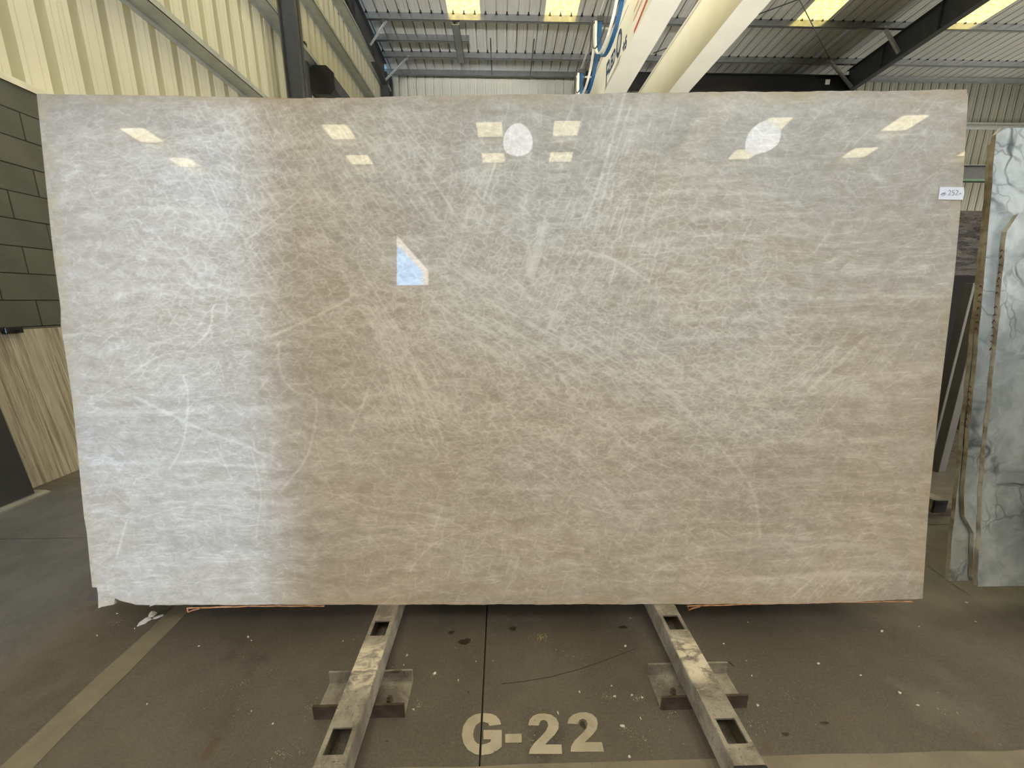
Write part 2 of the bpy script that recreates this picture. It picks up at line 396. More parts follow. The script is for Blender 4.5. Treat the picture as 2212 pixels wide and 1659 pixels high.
# left (gable) wall
RIB = .2885; MOD = RIB*3
ROOFZ = lambda y: 8.65 + .06*(14.7 - y)
def profile(base, top, depth, stiff=.007):
    # cross profile of one module (3 ribs): list of (s, d) with d = recess away from the room
    P = []
    for k in range(3):
        s = k*RIB
        P += [(s, 0), (s+.5*(RIB-base)-.045, 0), (s+.5*(RIB-base)-.035, stiff), (s+.5*(RIB-base)-.028, 0)] if False else []
        a = s + (RIB-base)/2; b = a + base; mid = (base-top)/2
        P += [(s, 0), (s+.036, 0), (s+.039, stiff), (s+.045, stiff), (s+.048, 0), (a, 0), (a+mid, depth), (b-mid, depth), (b, 0), (b+.035, 0), (b+.038, stiff), (b+.044, stiff), (b+.047, 0)]
    P.append((3*RIB+.004, 0))
    return P
def sheet_mesh(name, P, L, th=.0):
    mb = MB()
    for s, d in P: mb.v += [(s, d, 0), (s, d, L)]
    for i in range(len(P)-1): mb.f.append((2*i, 2*i+2, 2*i+3, 2*i+1))
    me = bpy.data.meshes.new(name); me.from_pydata(mb.v, [], mb.f); return me
wlf = empty('wall_left', kind='structure')
P = profile(.092, .076, .095)
me = sheet_mesh('cladding_sheet', P, 1.0); me.materials.append(M['cream'])
y = .55; n = 0
while y < 14.75:
    o = bpy.data.objects.new('cladding_sheet', me); C.objects.link(o)
    # local x -> +Y, local y(depth) -> -X, local z -> up
    top = ROOFZ(y+MOD) - .03; z0 = 2.74
    o.matrix_world = Matrix(((0, -1, 0, -3.80), (1, 0, 0, y), (0, 0, top-z0, z0), (0, 0, 0, 1))); o.parent = wlf
    y += MOD; n += 1
mbs = MB()                       # sheet laps and fixings run on the girts
for z, yy0, yy1 in ((4.27, .6, 14.6), (5.78, .6, 14.6), (6.90, .6, 14.6), (7.95, .6, 14.6)):
    g = MB().box(-3.80, -3.792, yy0, yy1, z-.055, z).box(-3.80, -3.575, yy0, yy1, z, z+.006).box(-3.583, -3.575, yy0, yy1, z, z+.075)
    gi = obj('girt', g, M['girt'], wlf)
    bo = MB(); yb = yy0 + .14
    while yb < 14.5:
        bo.box(-3.792, -3.784, yb-.009, yb+.009, z-.036, z-.018); yb += RIB*2
    tag(obj('fixings', bo, M['brace'], gi), kind='stuff')
# block dado of the left wall, each block its own piece
mo = obj('mortar', MB().box(-3.77, -3.5765, .55, 7.6, 0, 2.848), M['mortar'], wlf)
random.seed(3)
def block_mesh(L, h=.189):
    bm = bmesh.new(); bmesh.ops.create_cube(bm, size=1, matrix=Matrix.Diagonal((.19, L, h, 1)))
    bmesh.ops.bevel(bm, geom=bm.edges[:], offset=.003, segments=1, affect='EDGES')
    me = bpy.data.meshes.new('block'); bm.to_mesh(me); bm.free(); me.materials.append(M['block']); return me
bm_full = block_mesh(.394); bm_low = block_mesh(.394, .112)
for r in range(-1, 14):
    z0 = .118 + .195*r if r >= 0 else 0.0; h = .195 if r >= 0 else .118
    off = 3.31 if r % 2 == 0 else 3.11     # course under z=2.653 (r=12) has a joint at 3.31
    y = off - .4*7
    while y < 7.3:
        o = bpy.data.objects.new('block', bm_full if r >= 0 else bm_low); C.objects.link(o); o.parent = wlf
        o.location = (-3.665 + random.uniform(-.0012, .0012), y+.2, z0+h/2)
        y += .4
obj('flashing', MB().prism([(-3.80, 2.93), (-3.56, 2.885), (-3.555, 2.835), (-3.562, 2.835), (-3.567, 2.878), (-3.80, 2.922)], .55, 7.6, 'y'), M['flash'], wlf)
obj('flashing', MB().box(-3.86, -3.80, 7.6, 14.8, 0, 2.9), M['cream'], wlf)
# gable post (I section) between girts and room
gp = tag(obj('gable_post', MB().box(-3.565, -3.30, 7.492, 7.508, 0, 8.25).box(-3.565, -3.55, 7.4, 7.6, 0, 8.25).box(-3.315, -3.30, 7.4, 7.6, 0, 8.25), M['frame']),
         'dark grey steel wind post standing against the cream corrugated left wall', 'column')
# roller shutter on the left wall beyond the post
rs = empty('roller_shutter', (-3.5, 8.7, 0), label='roller shutter with a black octagonal end plate, past the dark wind post', cat='shutter')
octo = [(-3.5+a, 5.49+b) for a, b in ((-.24, -.12), (-.13, -.25), (.13, -.25), (.25, -.12), (.25, .13), (.12, .25), (-.13, .25), (-.24, .13))]
o_ = lambda *a, **k: obj(*a, **k)
def under(root, o): o.parent = root; o.matrix_parent_inverse = root.matrix_world.inverted(); return o
bpy.context.view_layer.update()
under(rs, obj('end_plate', MB().prism(octo, 8.68, 8.72, 'y'), M['black']))
octs = [(-3.5+(x+3.5)*.9, 5.49+(z-5.49)*.9) for x, z in octo]
under(rs, obj('coil_cover', MB().prism(octs, 8.721, 12.3, 'y'), M['frame']))
under(rs, obj('guide_channel', MB().box(-3.79, -3.71, 8.62, 8.70, 0, 6.1), M['frame']))
cu = MB(); z = 0.
while z < 5.2: cu.prism([(-3.72, z), (-3.70, z+.02), (-3.70, z+.08), (-3.72, z+.10)], 8.72, 12.2, 'y'); z += .105
under(rs, obj('shutter_curtain', cu, M['shutter']))
tag(rs.children[3], kind='stuff')
# far (eave) wall
wf = empty('wall_far', kind='structure')
me = sheet_mesh('cladding_sheet', profile(.042, .034, .08), 1.0); me.materials.append(M['farsheet'])
x = -3.80
while x < 22:
    o = bpy.data.objects.new('cladding_sheet', me); C.objects.link(o); o.parent = wf
    o.matrix_world = Matrix(((1, 0, 0, x), (0, 1, 0, 14.72), (0, 0, 8.66, 0), (0, 0, 0, 1))); x += MOD
for z in (5.9, 7.23):
    obj('girt', MB().box(-3.7, 21.9, 14.71, 14.72, z-.06, z).box(-3.7, 21.9, 14.50, 14.71, z, z+.006).box(-3.7, 21.9, 14.50, 14.508, z, z+.08), M['girt'], wf)
for nm, b in (('wall_right', (22.0, 22.1, -16.1, 15.1, 0, 10.6)), ):
    tag(obj(nm, MB().box(*b), M['cream']), kind='structure')
# near wall behind the photographer, with a high opening to the sky
wr = empty('wall_rear', kind='structure')
YB = -16.0
opening = [(-6.12, 6.62), (-4.50, 6.62), (-4.50, 7.35), (-6.12, 9.15)]
def wall_piece(nm, x0, x1, z0, z1, m): obj(nm, MB().box(x0, x1, YB-.12, YB, z0, z1), m, wr)
wall_piece('dado', -16.1, 22, 0, 5.6, M['darkwall']); wall_piece('wall_panel', -16.1, -6.12, 5.6, 10.55, M['rearwall'])
wall_piece('wall_panel', -4.50, 22, 5.6, 10.55, M['rearwall']); wall_piece('wall_panel', -6.12, -4.50, 5.6, 6.62, M['rearwall'])
obj('wall_panel', MB().prism([(-6.12, 9.15), (-4.50, 7.35), (-4.50, 10.55), (-6.12, 10.55)], YB-.12, YB, 'y'), M['rearwall'], wr)
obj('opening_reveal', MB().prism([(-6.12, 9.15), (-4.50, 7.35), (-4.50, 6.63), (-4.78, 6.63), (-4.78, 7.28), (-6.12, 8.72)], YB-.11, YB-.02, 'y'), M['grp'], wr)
wlr = empty('wall_left_rear', kind='structure')
obj('wall_panel', MB().box(-16.2, -16.1, -16.1, .6, 0, 10.6), M['rearwall'], wlr)
obj('wall_panel', MB().box(-16.2, -3.84, .45, .55, 0, 10.0), M['cream'], wlr)
# roof: liner sheets, rooflights and purlins
ce = empty('ceiling', kind='structure')
rows = [(14.9, 12.2), (12.2, 8.9), (8.9, 4.9), (4.9, -.4), (-.4, -5.3), (-5.3, -9.2), (-9.2, -10.36), (-10.36, -10.86), (-10.86, -11.95), (-11.95, -16.1)]
lit = {1, 2, 3, 4, 6, 8}
Pr = profile(.040, .034, .090, .006); Pr = [(s, d) for s, d in Pr]
slope = Matrix.Rotation(math.atan(.06), 4, 'X')
cache = {}
cols_sky = {-1.4, 1.2, 8.13, 12.46, -6.6, -13.5, 16.8}
x = -1.4 - MOD*17; k = 0
xs = []
while x < 22: xs.append(x); x += MOD
def near(a, s): return min(abs(a-q) for q in s) < MOD/2
for x in xs:
    sky = near(x, cols_sky)
    for j, (ya, yb) in enumerate(rows):
        if x < -4.2 and yb > .5: continue
        L = (ya-yb)/math.cos(math.atan(.06)); s = sky and j in lit
        key = (j, s)
        if key not in cache:
            mm = sheet_mesh('rooflight_sheet' if s else 'roof_sheet', Pr, L); mm.materials.append((M['skyboost'] if j in (2, 3, 6, 8) else M['sky']) if s else M['roof']); cache[key] = mm
        o = bpy.data.objects.new('rooflight_sheet' if s else 'roof_sheet', cache[key]); C.objects.link(o); o.parent = ce
        # local z runs from ya toward -Y (uphill); local y (recess) points up
        a = math.atan(.06)
        o.matrix_world = Matrix(((1, 0, 0, x), (0, math.sin(a), -math.cos(a), ya), (0, math.cos(a), math.sin(a), ROOFZ(ya)), (0, 0, 0, 1)))
def purlin(yc, x0, x1, dep=.20):
    zt = ROOFZ(yc) - .004
    return obj('purlin', MB().box(x0, x1, yc-.002, yc+.003, zt-dep, zt).box(x0, x1, yc, yc+.07, zt-.006, zt-.001).box(x0, x1, yc-.07, yc, zt-dep, zt-dep+.006).box(x0, x1, yc-.07, yc-.066, zt-dep, zt-dep+.018), M['purlin'], ce)
for yc in (12.2, 13.67, 10.7, 9.2, 7.7, 6.2, 4.7, 3.2, 1.7): purlin(yc, -3.78, 21.9)
for yc in (.2, -1.4, -2.9, -4.4, -5.9, -7.5, -9.16, -10.38, -10.88, -12.0, -13.4, -14.8): purlin(yc, -16.0, 21.9)
purlin(12.98, -3.78, -.90)
for pu_y, pu in ((12.2, 0), (13.67, 1)):
    fb = MB(); x = xs[0]; po = [o for o in ce.children if o.name.startswith('purlin')][pu]
    while x < 21:
        for k in range(3):
            xc = x + (k+.5)*RIB
            if -3.7 < xc < 21: fb.prism([(xc-.032, ROOFZ(pu_y)-.028), (xc+.032, ROOFZ(pu_y)-.028), (xc+.022, ROOFZ(pu_y)+.05), (xc-.022, ROOFZ(pu_y)+.05)], pu_y-.012, pu_y-.003, 'y')
        x += MOD
    tag(obj('rib_closure', fb, M['black'], po), kind='stuff')
obj('eave_strut', MB().box(-3.78, 21.9, 14.45, 14.456, 8.44, 8.62).box(-3.78, 21.9, 14.38, 14.45, 8.44, 8.447).box(-3.78, 21.9, 14.456, 14.5, 8.61, 8.62), M['purlin'], ce)
obj('trimmer', MB().box(-1.30, -1.10, 12.10, 13.80, 8.475, 8.485).box(-1.30, -1.292, 12.10, 13.80, 8.475, 8.54).box(-1.108, -1.10, 12.10, 13.80, 8.475, 8.54), M['purlin'], ce)
for X in (-.28, .98): obj('sag_rod', MB().tube([(X, 12.95, 8.66), (X, 14.42, 8.50)], .016), M['rod'], ce)
# rafters of the portal frames
def rafter(X, label, dep=.66):
    y0, y1 = 13.9, -5.0 if X > 0 else .7
    r_ = MB(); zt = lambda y: ROOFZ(y) - .215
    def slab_(x0, x1, za, zb):
        k = len(r_.v)
        for (y, z) in ((y0, zt(y0)+za), (y1, zt(y1)+za), (y1, zt(y1)+zb), (y0, zt(y0)+zb)):
            r_.v += [(x0, y, z), (x1, y, z)]
        r_.f += [(k, k+2, k+4, k+6), (k+7, k+5, k+3, k+1), (k, k+1, k+3, k+2), (k+2, k+3, k+5, k+4), (k+4, k+5, k+7, k+6), (k+6, k+7, k+1, k)]
    slab_(X-.006, X+.006, -dep, 0); slab_(X-.09, X+.09, -.014, 0); slab_(X-.09, X+.09, -dep, -dep+.014)
    y = 12.7
    while y > y1+.5:
        z = zt(y); r_.box(X-.085, X+.085, y-.006, y+.006, z-dep+.01, z-.01); y -= 1.5 if y > 11 else 3.0
    o = obj('rafter', r_, M['frame']); tag(o, label, 'beam')
    col = obj('column', MB().box(X-.006, X+.006, 13.86, 14.44, 0, 8.25).box(X-.09, X+.09, 13.86, 13.875, 0, 8.25).box(X-.09, X+.09, 14.43, 14.445, 0, 8.40), M['frame'], o)
    return o
rafter(-3.62, 'dark grey steel rafter along the top of the cream left wall', .60)
rafter(11.2, 'dark grey steel rafter crossing the roof at the upper right, between rooflights')
def rodthing(name, a, b, r, mat, label, cat, n=8):
    return tag(obj(name, MB().tube([a, b], r, n), mat, smooth=False), label, cat)
def angle_brace(a, b, label):
    a, b = Vector(a), Vector(b); d = (b-a).normalized(); s = Vector((0, 0, 1)).cross(d).normalized(); u2 = d.cross(s)
    mb = MB(); mb.strip([a, b], s*.065, .003); mb.strip([a + s*.03 + u2*.03, b + s*.03 + u2*.03], u2*.065, .003)
    return tag(obj('fly_brace', mb, M['brace']), label, 'brace')
angle_brace((-3.515, 12.24, 8.05), (-3.02, 12.2, 8.62), 'pale steel fly brace on the left rafter, nearer the camera')
angle_brace((-3.515, 13.6, 7.88), (-2.76, 13.64, 8.56), 'pale steel fly brace on the left rafter, the farther and lower one')
angle_brace((11.13, 12.2, 8.04), (10.58, 12.2, 8.65), 'pale steel fly brace on the right rafter, the higher one nearer the camera')
angle_brace((11.13, 13.64, 7.87), (10.30, 13.64, 8.58), 'pale steel fly brace at the foot of the right rafter, just above the white slab')
br = empty('roof_bracing', (7.3, 11.0, 8.47), label='thin dark rod bracing crossing under the rooflight at the upper right', cat='bracing')
bpy.context.view_layer.update()
for a, b in (((7.25, 10.9, 8.42), (10.1, 13.4, 8.55)), ((7.25, 10.9, 8.42), (4.6, 13.3, 8.55))):
    under(br, obj('rod', MB().tube([a, b], .012, 6), M['rod']))
eb = tag(obj('eave_beam', MB().box(2.6, 11.1, 13.78, 13.80, 7.82, 8.26).box(2.6, 11.1, 13.69, 13.88, 8.24, 8.26).box(2.6, 11.1, 13.69, 13.88, 7.82, 7.84), M['black']),
         'black steel beam under the far eave, right of the crane girders', 'beam')
obj('label_plate', MB().box(10.30, 10.44, 13.67, 13.685, 7.98, 8.12), M['white'], eb)

# ================================================================== CRANE
cr = empty('overhead_crane', (3, 5, 5.49), label='cream double-girder overhead crane running away overhead', cat='crane')
bpy.context.view_layer.update()
def girder(x0, x1):
    g = MB().box(x0+.03, x1-.03, -14, 13.0, 5.50, 6.40).box(x0, x1, -14, 13.0, 5.485, 5.50).box(x0, x1, -14, 13.0, 6.40, 6.415)
    return under(cr, obj('girder', g, M['crane']))
g1 = girder(2.17, 2.60); g2 = girder(3.47, 3.88)
gs = MB()
for yy in (9.55, 3.4, -3): gs.box(3.475, 3.875, yy-.004, yy+.004, 5.480, 5.486)
under(cr, tag(obj('weld_seam', gs, M['steel']), kind='stuff'))
under(cr, obj('end_truck', MB().box(1.2, 4.9, 13.0, 13.35, 5.58, 5.98).box(1.5, 1.9, 13.1, 13.25, 5.5, 5.7).box(4.2, 4.6, 13.1, 13.25, 5.5, 5.7), M['crane']))
rb = tag(obj('runway_beam', MB().box(-3.4, 21.8, 13.17, 13.19, 5.08, 5.50).box(-3.4, 21.8, 13.06, 13.30, 5.48, 5.50).box(-3.4, 21.8, 13.06, 13.30, 5.05, 5.08), M['frame']),
         'dark crane runway beam with a green lower edge, seen right of the white slab', 'beam')
obj('edge_stripe', MB().box(-3.4, 21.8, 13.05, 13.059, 5.03, 5.09), M['green'], rb)
# lettering on the girder face
def text_mesh(s, size, extrude=.0):
    cu = bpy.data.curves.new('t', 'FONT'); cu.body = s; cu.size = size; cu.extrude = extrude; cu.resolution_u = 6; cu.offset = .012 if size > .2 else 0
    o = bpy.data.objects.new('t', cu); C.objects.link(o); bpy.context.view_layer.update()
    me = bpy.data.meshes.new_from_object(o.evaluated_get(bpy.context.evaluated_depsgraph_get()))
    bpy.data.objects.remove(o); me.materials.clear(); return me
def letter(name, s, size, org, xd, yd, mat, root, sx=1.0, bold=0):
    me = text_mesh(s, size, .001)
    if bold:
        pass
    xd, yd = Vector(xd).normalized(), Vector(yd).normalized(); zd = xd.cross(yd)
    Mx = Matrix(((xd.x*sx, yd.x, zd.x, org[0]), (xd.y*sx, yd.y, zd.y, org[1]), (xd.z*sx, yd.z, zd.z, org[2]), (0, 0, 0, 1)))
    me.materials.append(mat); me.transform(Mx)
    o = obj(name, me, mat)
    return under(root, o)
XF = 2.197
letter('lettering', 'F', .60, (XF, 9.15, 5.64), (0, -1, .0), (0, 0, 1), M['navy'], cr, .8)
letter('lettering', 'LED', .34, (XF, 8.93, 5.78), (0, -1, 0), (0, 0, 1), M['navy'], cr, .8)
letter('lettering', 'O', .58, (XF, 8.42, 5.74), (0, -1, 0), (0, 0, 1), M['navy'], cr, .75)
letter('lettering', '+5', .25, (XF, 7.98, 5.62), (0, -1, 0), (0, 0, 1), M['navy'], cr, .9)
li = MB().box(XF-.002, XF, 8.05, 9.2, 5.64, 5.648).box(XF-.002, XF, 8.15, 9.2, 5.60, 5.606).box(XF-.002, XF, 7.75, 9.0, 6.22, 6.227)
under(cr, obj('frame_line', li, M['navy']))
rd = MB().strip([(XF, 7.35, 5.60), (XF, 7.1, 5.63), (XF, 6.6, 5.71), (XF, 5.8, 5.80)], (0, .0, .05), .001)
under(cr, obj('red_swoosh', rd, M['red'])); 
under(cr, obj('orange_swoosh', MB().strip([(XF, 7.42, 5.80), (XF, 7.1, 5.82), (XF, 6.6, 5.90), (XF, 5.8, 5.99)], (0, 0, .03), .001), M['orange']))
under(cr, obj('orange_swoosh', MB().strip([(XF, 7.42, 5.92), (XF, 7.1, 5.96), (XF, 6.6, 6.05), (XF, 5.8, 6.14)], (0, 0, .02), .001), M['orange']))
# cable festoon beside the near girder
fe = empty('cable_festoon', (1.80, 8, 6.3), label='blue and white crane cables looping from a thin track left of the girders', cat='cable')
bpy.context.view_layer.update()
under(fe, obj('track', MB().box(1.775, 1.805, -10, 12.8, 6.27, 6.31), M['brace']))
Ty = [13.0-1.62*i for i in range(14)]
for i, yy in enumerate(Ty):
    under(fe, obj('trolley', MB().box(1.74, 1.86, yy-.06, yy+.06, 6.19, 6.27), M['rod']))
    under(fe, obj('track_arm', MB().box(1.72, 2.18, yy+.35, yy+.38, 6.31, 6.335), M['brace']))
for i in range(len(Ty)-1):
    a, b = Ty[i]-.04, Ty[i+1]+.04; drop = .80 + .05*math.sin(i*2.3)
    for dx, wd, mt, nm, dd in ((.0, .065, 'blue', 'blue_cable', 0), (-.075, .045, 'white', 'white_cable', .05), (-.14, .02, 'rod', 'black_cable', .14)):
        pts = []
        for q in range(21):
            s = q/20; th = math.pi*s
            pts.append((1.80+dx, (a+b)/2 + (a-b)/2*math.cos(th)*(1.0 if True else 1), 6.20 - (drop-dd)*math.sin(th)**.62))
        under(fe, obj(nm, MB().strip(pts, (wd, 0, 0), .006), M[mt]))
# ================================================================== high-bay lamps behind the photographer
def lamp(x, y, label):
    r0 = empty('high_bay_lamp', (x, y, 6.35), label=label, cat='lamp', group='high bay lamps')
    def lathe(pts, n=24):
        mb = MB()
        for r_, z in pts:
            for j in range(n): mb.v.append((r_*math.cos(2*math.pi*j/n), r_*math.sin(2*math.pi*j/n), z))
        for i in range(len(pts)-1):
            for j in range(n): mb.f.append((i*n+j, i*n+(j+1) % n, (i+1)*n+(j+1) % n, (i+1)*n+j))
        return mb
    d = obj('dome', lathe([(.30, 0), (.32, .08), (.31, .2), (.25, .33), (.16, .42), (.08, .46)]), M['dome'], r0, smooth=True)
    obj('lens', lathe([(.001, -.07), (.12, -.055), (.22, -.03), (.30, 0)]), M['lampglow'], r0, smooth=True)
    obj('driver', lathe([(.001, .45), (.09, .45), (.10, .47), (.10, .68), (.001, .70)]), M['frame'], r0)
    obj('chain', MB().tube([(0, 0, .69), (0, 0, ROOFZ(y)-6.35-.02)], .008, 6), M['rod'], r0)
    return r0
LL = 'glass-domed high bay lamp mirrored near the top of the white slab'
lamp(.02, -5.25, LL+', left one'); lamp(5.25, -5.30, LL+', right one')
# ================================================================== MAIN SLABS
TH = R(7.3); AZ = R(-1.375)
u_ = Vector((math.cos(AZ), math.sin(AZ), 0)); b_ = Vector((-math.sin(AZ), math.cos(AZ), 0))
v_ = Vector((0, 0, math.cos(TH))) + b_*math.sin(TH); n_ = u_.cross(v_)        # n_ faces the camera
SO = Vector((0, 1.281, .13))
SM = Matrix(((u_.x, -n_.x, v_.x, SO.x), (u_.y, -n_.y, v_.y, SO.y), (u_.z, -n_.z, v_.z, SO.z), (0, 0, 0, 1)))  # local x=u, y=into stone, z=v
def uv(x, y):
    d = Vector(ray(x, y)); O = Vector(_O); t_ = (SO-O).dot(n_)/d.dot(n_); q = O + d*t_ - SO
    return (q.dot(u_), q.dot(v_))
VE = [  # (width m, strength) thin veins traced in the stone, as points on its face
 (.004, [(459,663),(454,705),(437,731),(408,756)]), (.003, [(404,756),(336,773),(269,819)]), (.004, [(395,811),(406,853),(402,921),(391,971),(366,1013)]),
 (.006, [(290,857),(404,912),(471,942),(543,967),(606,1005)]), (.003, [(437,997),(543,971),(602,955)]), (.005, [(602,743),(606,803),(636,845),(682,862),(678,929),(657,997),(606,1060)]),
 (.003, [(543,971),(556,1022),(564,1077),(556,1132),(554,1161)]), (.005, [(585,727),(670,689),(754,646)]), (.003, [(463,954),(501,1035)]), (.004, [(273,1127),(252,1203)]),
 (.005, [(797,836),(784,874),(755,937)]), (.003, [(1037,1140),(1164,1170),(1290,1191)]), (.003, [(936,731),(995,697),(1037,680)]), (.003, [(1219,621),(1172,739)]), (.003, [(1295,630),(1257,760)]),
 (.0055, [(1350,756),(1434,832),(1498,904),(1574,988),(1612,1035),(1633,1085),(1641,1140),(1641,1161)]), (.006, [(1730,836),(1770,790),(1827,731)]), (.005, [(1751,840),(1873,727)]), (.004, [(1745,846),(1800,790)]),
 (.004, [(1708,1292),(1755,1250)]), (.003, [(1745,1292),(1789,1254)]), (.003, [(1822,1288),(1860,1254)]), (.006, [(1349,206),(1311,342),(1289,415),(1263,478)]), (.004, [(1362,230),(1322,350),(1300,430),(1285,500)]),
 (.003, [(1463,232),(1447,282)]), (.004, [(1339,434),(1317,497)]), (.003, [(1352,440),(1330,520)]), (.003, [(1362,440),(1338,515)]), (.003, [(1415,390),(1384,485)]), (.003, [(1453,428),(1504,485)]), (.003, [(1516,497),(1564,551)]),
 (.009, [(1056,349),(1030,420),(999,491)]), (.014, [(1177,478),(1160,540),(1145,592)]), (.004, [(1070,352),(1044,430)]), (.004, [(1264,541),(1327,561),(1402,608)]), (.004, [(1327,578),(1316,615)]), (.003, [(1340,578),(1320,610)]),
 (.003, [(270,455),(330,500),(370,540)]), (.003, [(455,400),(480,455),(520,505)]), (.004, [(528,520),(600,470),(650,430)]), (.004, [(520,505),(560,560),(600,620)]), (.003, [(700,1060),(820,1100),(960,1120),(1060,1180)]),
 (.003, [(990,1160),(1000,1210),(1020,1260)]), (.003, [(300,1120),(420,1090),(540,1100)]), (.003, [(760,1170),(900,1140),(980,1130)]), (.003, [(1400,1240),(1500,1200),(1620,1185)]), (.003, [(1100,980),(1180,1030),(1240,1080),(1320,1110)]),
 (.003, [(1560,700),(1620,760),(1690,800)]), (.003, [(880,1240),(930,1180),(1010,1140)]), (.0035, [(1180,860),(1290,900),(1370,970),(1440,1010)])]
for i in range(17):      # fan of near-parallel threads, upper middle to lower middle
    s = i/25; a = (735+120*s+random.uniform(-8, 8), 612+60*s+random.uniform(-40, 40)); e = (868+150*s+random.uniform(-10, 10), 905+55*s+random.uniform(-50, 40))
    m_ = ((a[0]+e[0])/2+14, (a[1]+e[1])/2-10); VE.append((.0022+random.random()*.0018, [a, m_, e]))
for i in range(30):      # shallower fan running down to the right
    s = i/29; a = (900+420*s+random.uniform(-30, 30), 655+40*s+random.uniform(-40, 60)); L = random.uniform(120, 330); sl = .60+random.uniform(-.08, .08)
    VE.append((.002+random.random()*.0018, [a, (a[0]+L*.5, a[1]+L*.5*sl-6), (a[0]+L, a[1]+L*sl)]))
for i in range(34):      # steep fan in the upper left of the middle
    a = (random.uniform(600, 900), random.uniform(215, 460)); L = random.uniform(60, 170); sl = 1.15+random.uniform(-.35, .3)
    VE.append((.0018+random.random()*.0016, [a, (a[0]+L*.6, a[1]+L*.6*sl)]))
for i in range(40):      # crossing needles of the middle
    a = (random.uniform(850, 1650), random.uniform(560, 1150)); L = random.uniform(50, 150); an = R(random.choice((70, 62, -30, -38, 25, -52))+random.uniform(-8, 8))
    VE.append((.0016+random.random()*.0014, [a, (a[0]+L*math.cos(an), a[1]-L*math.sin(an))]))
BA = [(.018, [(1350,640),(1582,640),(1814,638),(2040,642)]), (.014, [(1460,691),(1645,686),(1856,684),(2046,699)]), (.014, [(1793,959),(1941,946),(2012,954)]), (.012, [(1640,956),(1790,950)]), (.016, [(1406,374),(1573,368),(1643,355),(1760,350)]),
 (.010, [(1310,425),(1480,415),(1700,420)]), (.012, [(1200,482),(1485,475),(1605,450)]), (.012, [(1360,532),(1516,507),(1640,510),(1850,505)]), (.012, [(1200,541),(1327,561),(1402,608)]), (.014, [(180,890),(420,890),(640,875)]), (.012, [(200,1000),(420,1000),(600,1010)]),
 (.016, [(1350,1208),(1518,1182),(1690,1178),(1900,1180)]), (.014, [(1580,1260),(1760,1240),(1930,1240)]), (.012, [(1670,1018),(1700,1035),(1770,1035)]), (.012, [(350,1085),(520,1080),(640,1090)]), (.012, [(180,470),(320,450),(520,462)]), (.010, [(380,310),(480,290),(560,270)]),
 (.018, [(1160,250),(1130,420),(1150,600)]), (.012, [(250,640),(400,610),(560,640)]), (.014, [(1450,735),(1600,722),(1720,730)])]
def segdist(U, V, pts, w):
    D = np.full(U.shape, 9.0); q = [uv(*p) for p in pts]
    # subdivide softly (Catmull-Rom) so traced veins curve
    Q = []
    for i in range(len(q)-1):
        p0, p1, p2, p3 = q[max(i-1, 0)], q[i], q[i+1], q[min(i+2, len(q)-1)]
        for s in np.linspace(0, 1, 5)[:-1]:
            Q.append(tuple(.5*((2*p1[k]) + (-p0[k]+p2[k])*s + (2*p0[k]-5*p1[k]+4*p2[k]-p3[k])*s*s + (-p0[k]+3*p1[k]-3*p2[k]+p3[k])*s**3) for k in (0, 1)))
    Q.append(q[-1])
    x0 = min(a[0] for a in Q)-.1; x1 = max(a[0] for a in Q)+.1; y0 = min(a[1] for a in Q)-.1; y1 = max(a[1] for a in Q)+.1
    msk = (U > x0) & (U < x1) & (V > y0) & (V < y1); u, v = U[msk], V[msk]; d = np.full(u.shape, 9.0)
    for (ax, ay), (bx, by) in zip(Q[:-1], Q[1:]):
        dx, dy = bx-ax, by-ay; L2 = dx*dx+dy*dy+1e-12; t = np.clip(((u-ax)*dx+(v-ay)*dy)/L2, 0, 1)
        d = np.minimum(d, np.hypot(u-ax-t*dx, v-ay-t*dy))
    D[msk] = d
    return D/w
def blob(U, V, cx, cy, rx, ry, amp=1.0, rot=0):
    a, b = uv(cx, cy); rx, ry = rx*.0018, ry*.0018; c, s = math.cos(R(rot)), math.sin(R(rot)); p = (U-a)*c+(V-b)*s; q = -(U-a)*s+(V-b)*c
    return amp*np.exp(-(p/rx)**2-(q/ry)**2)
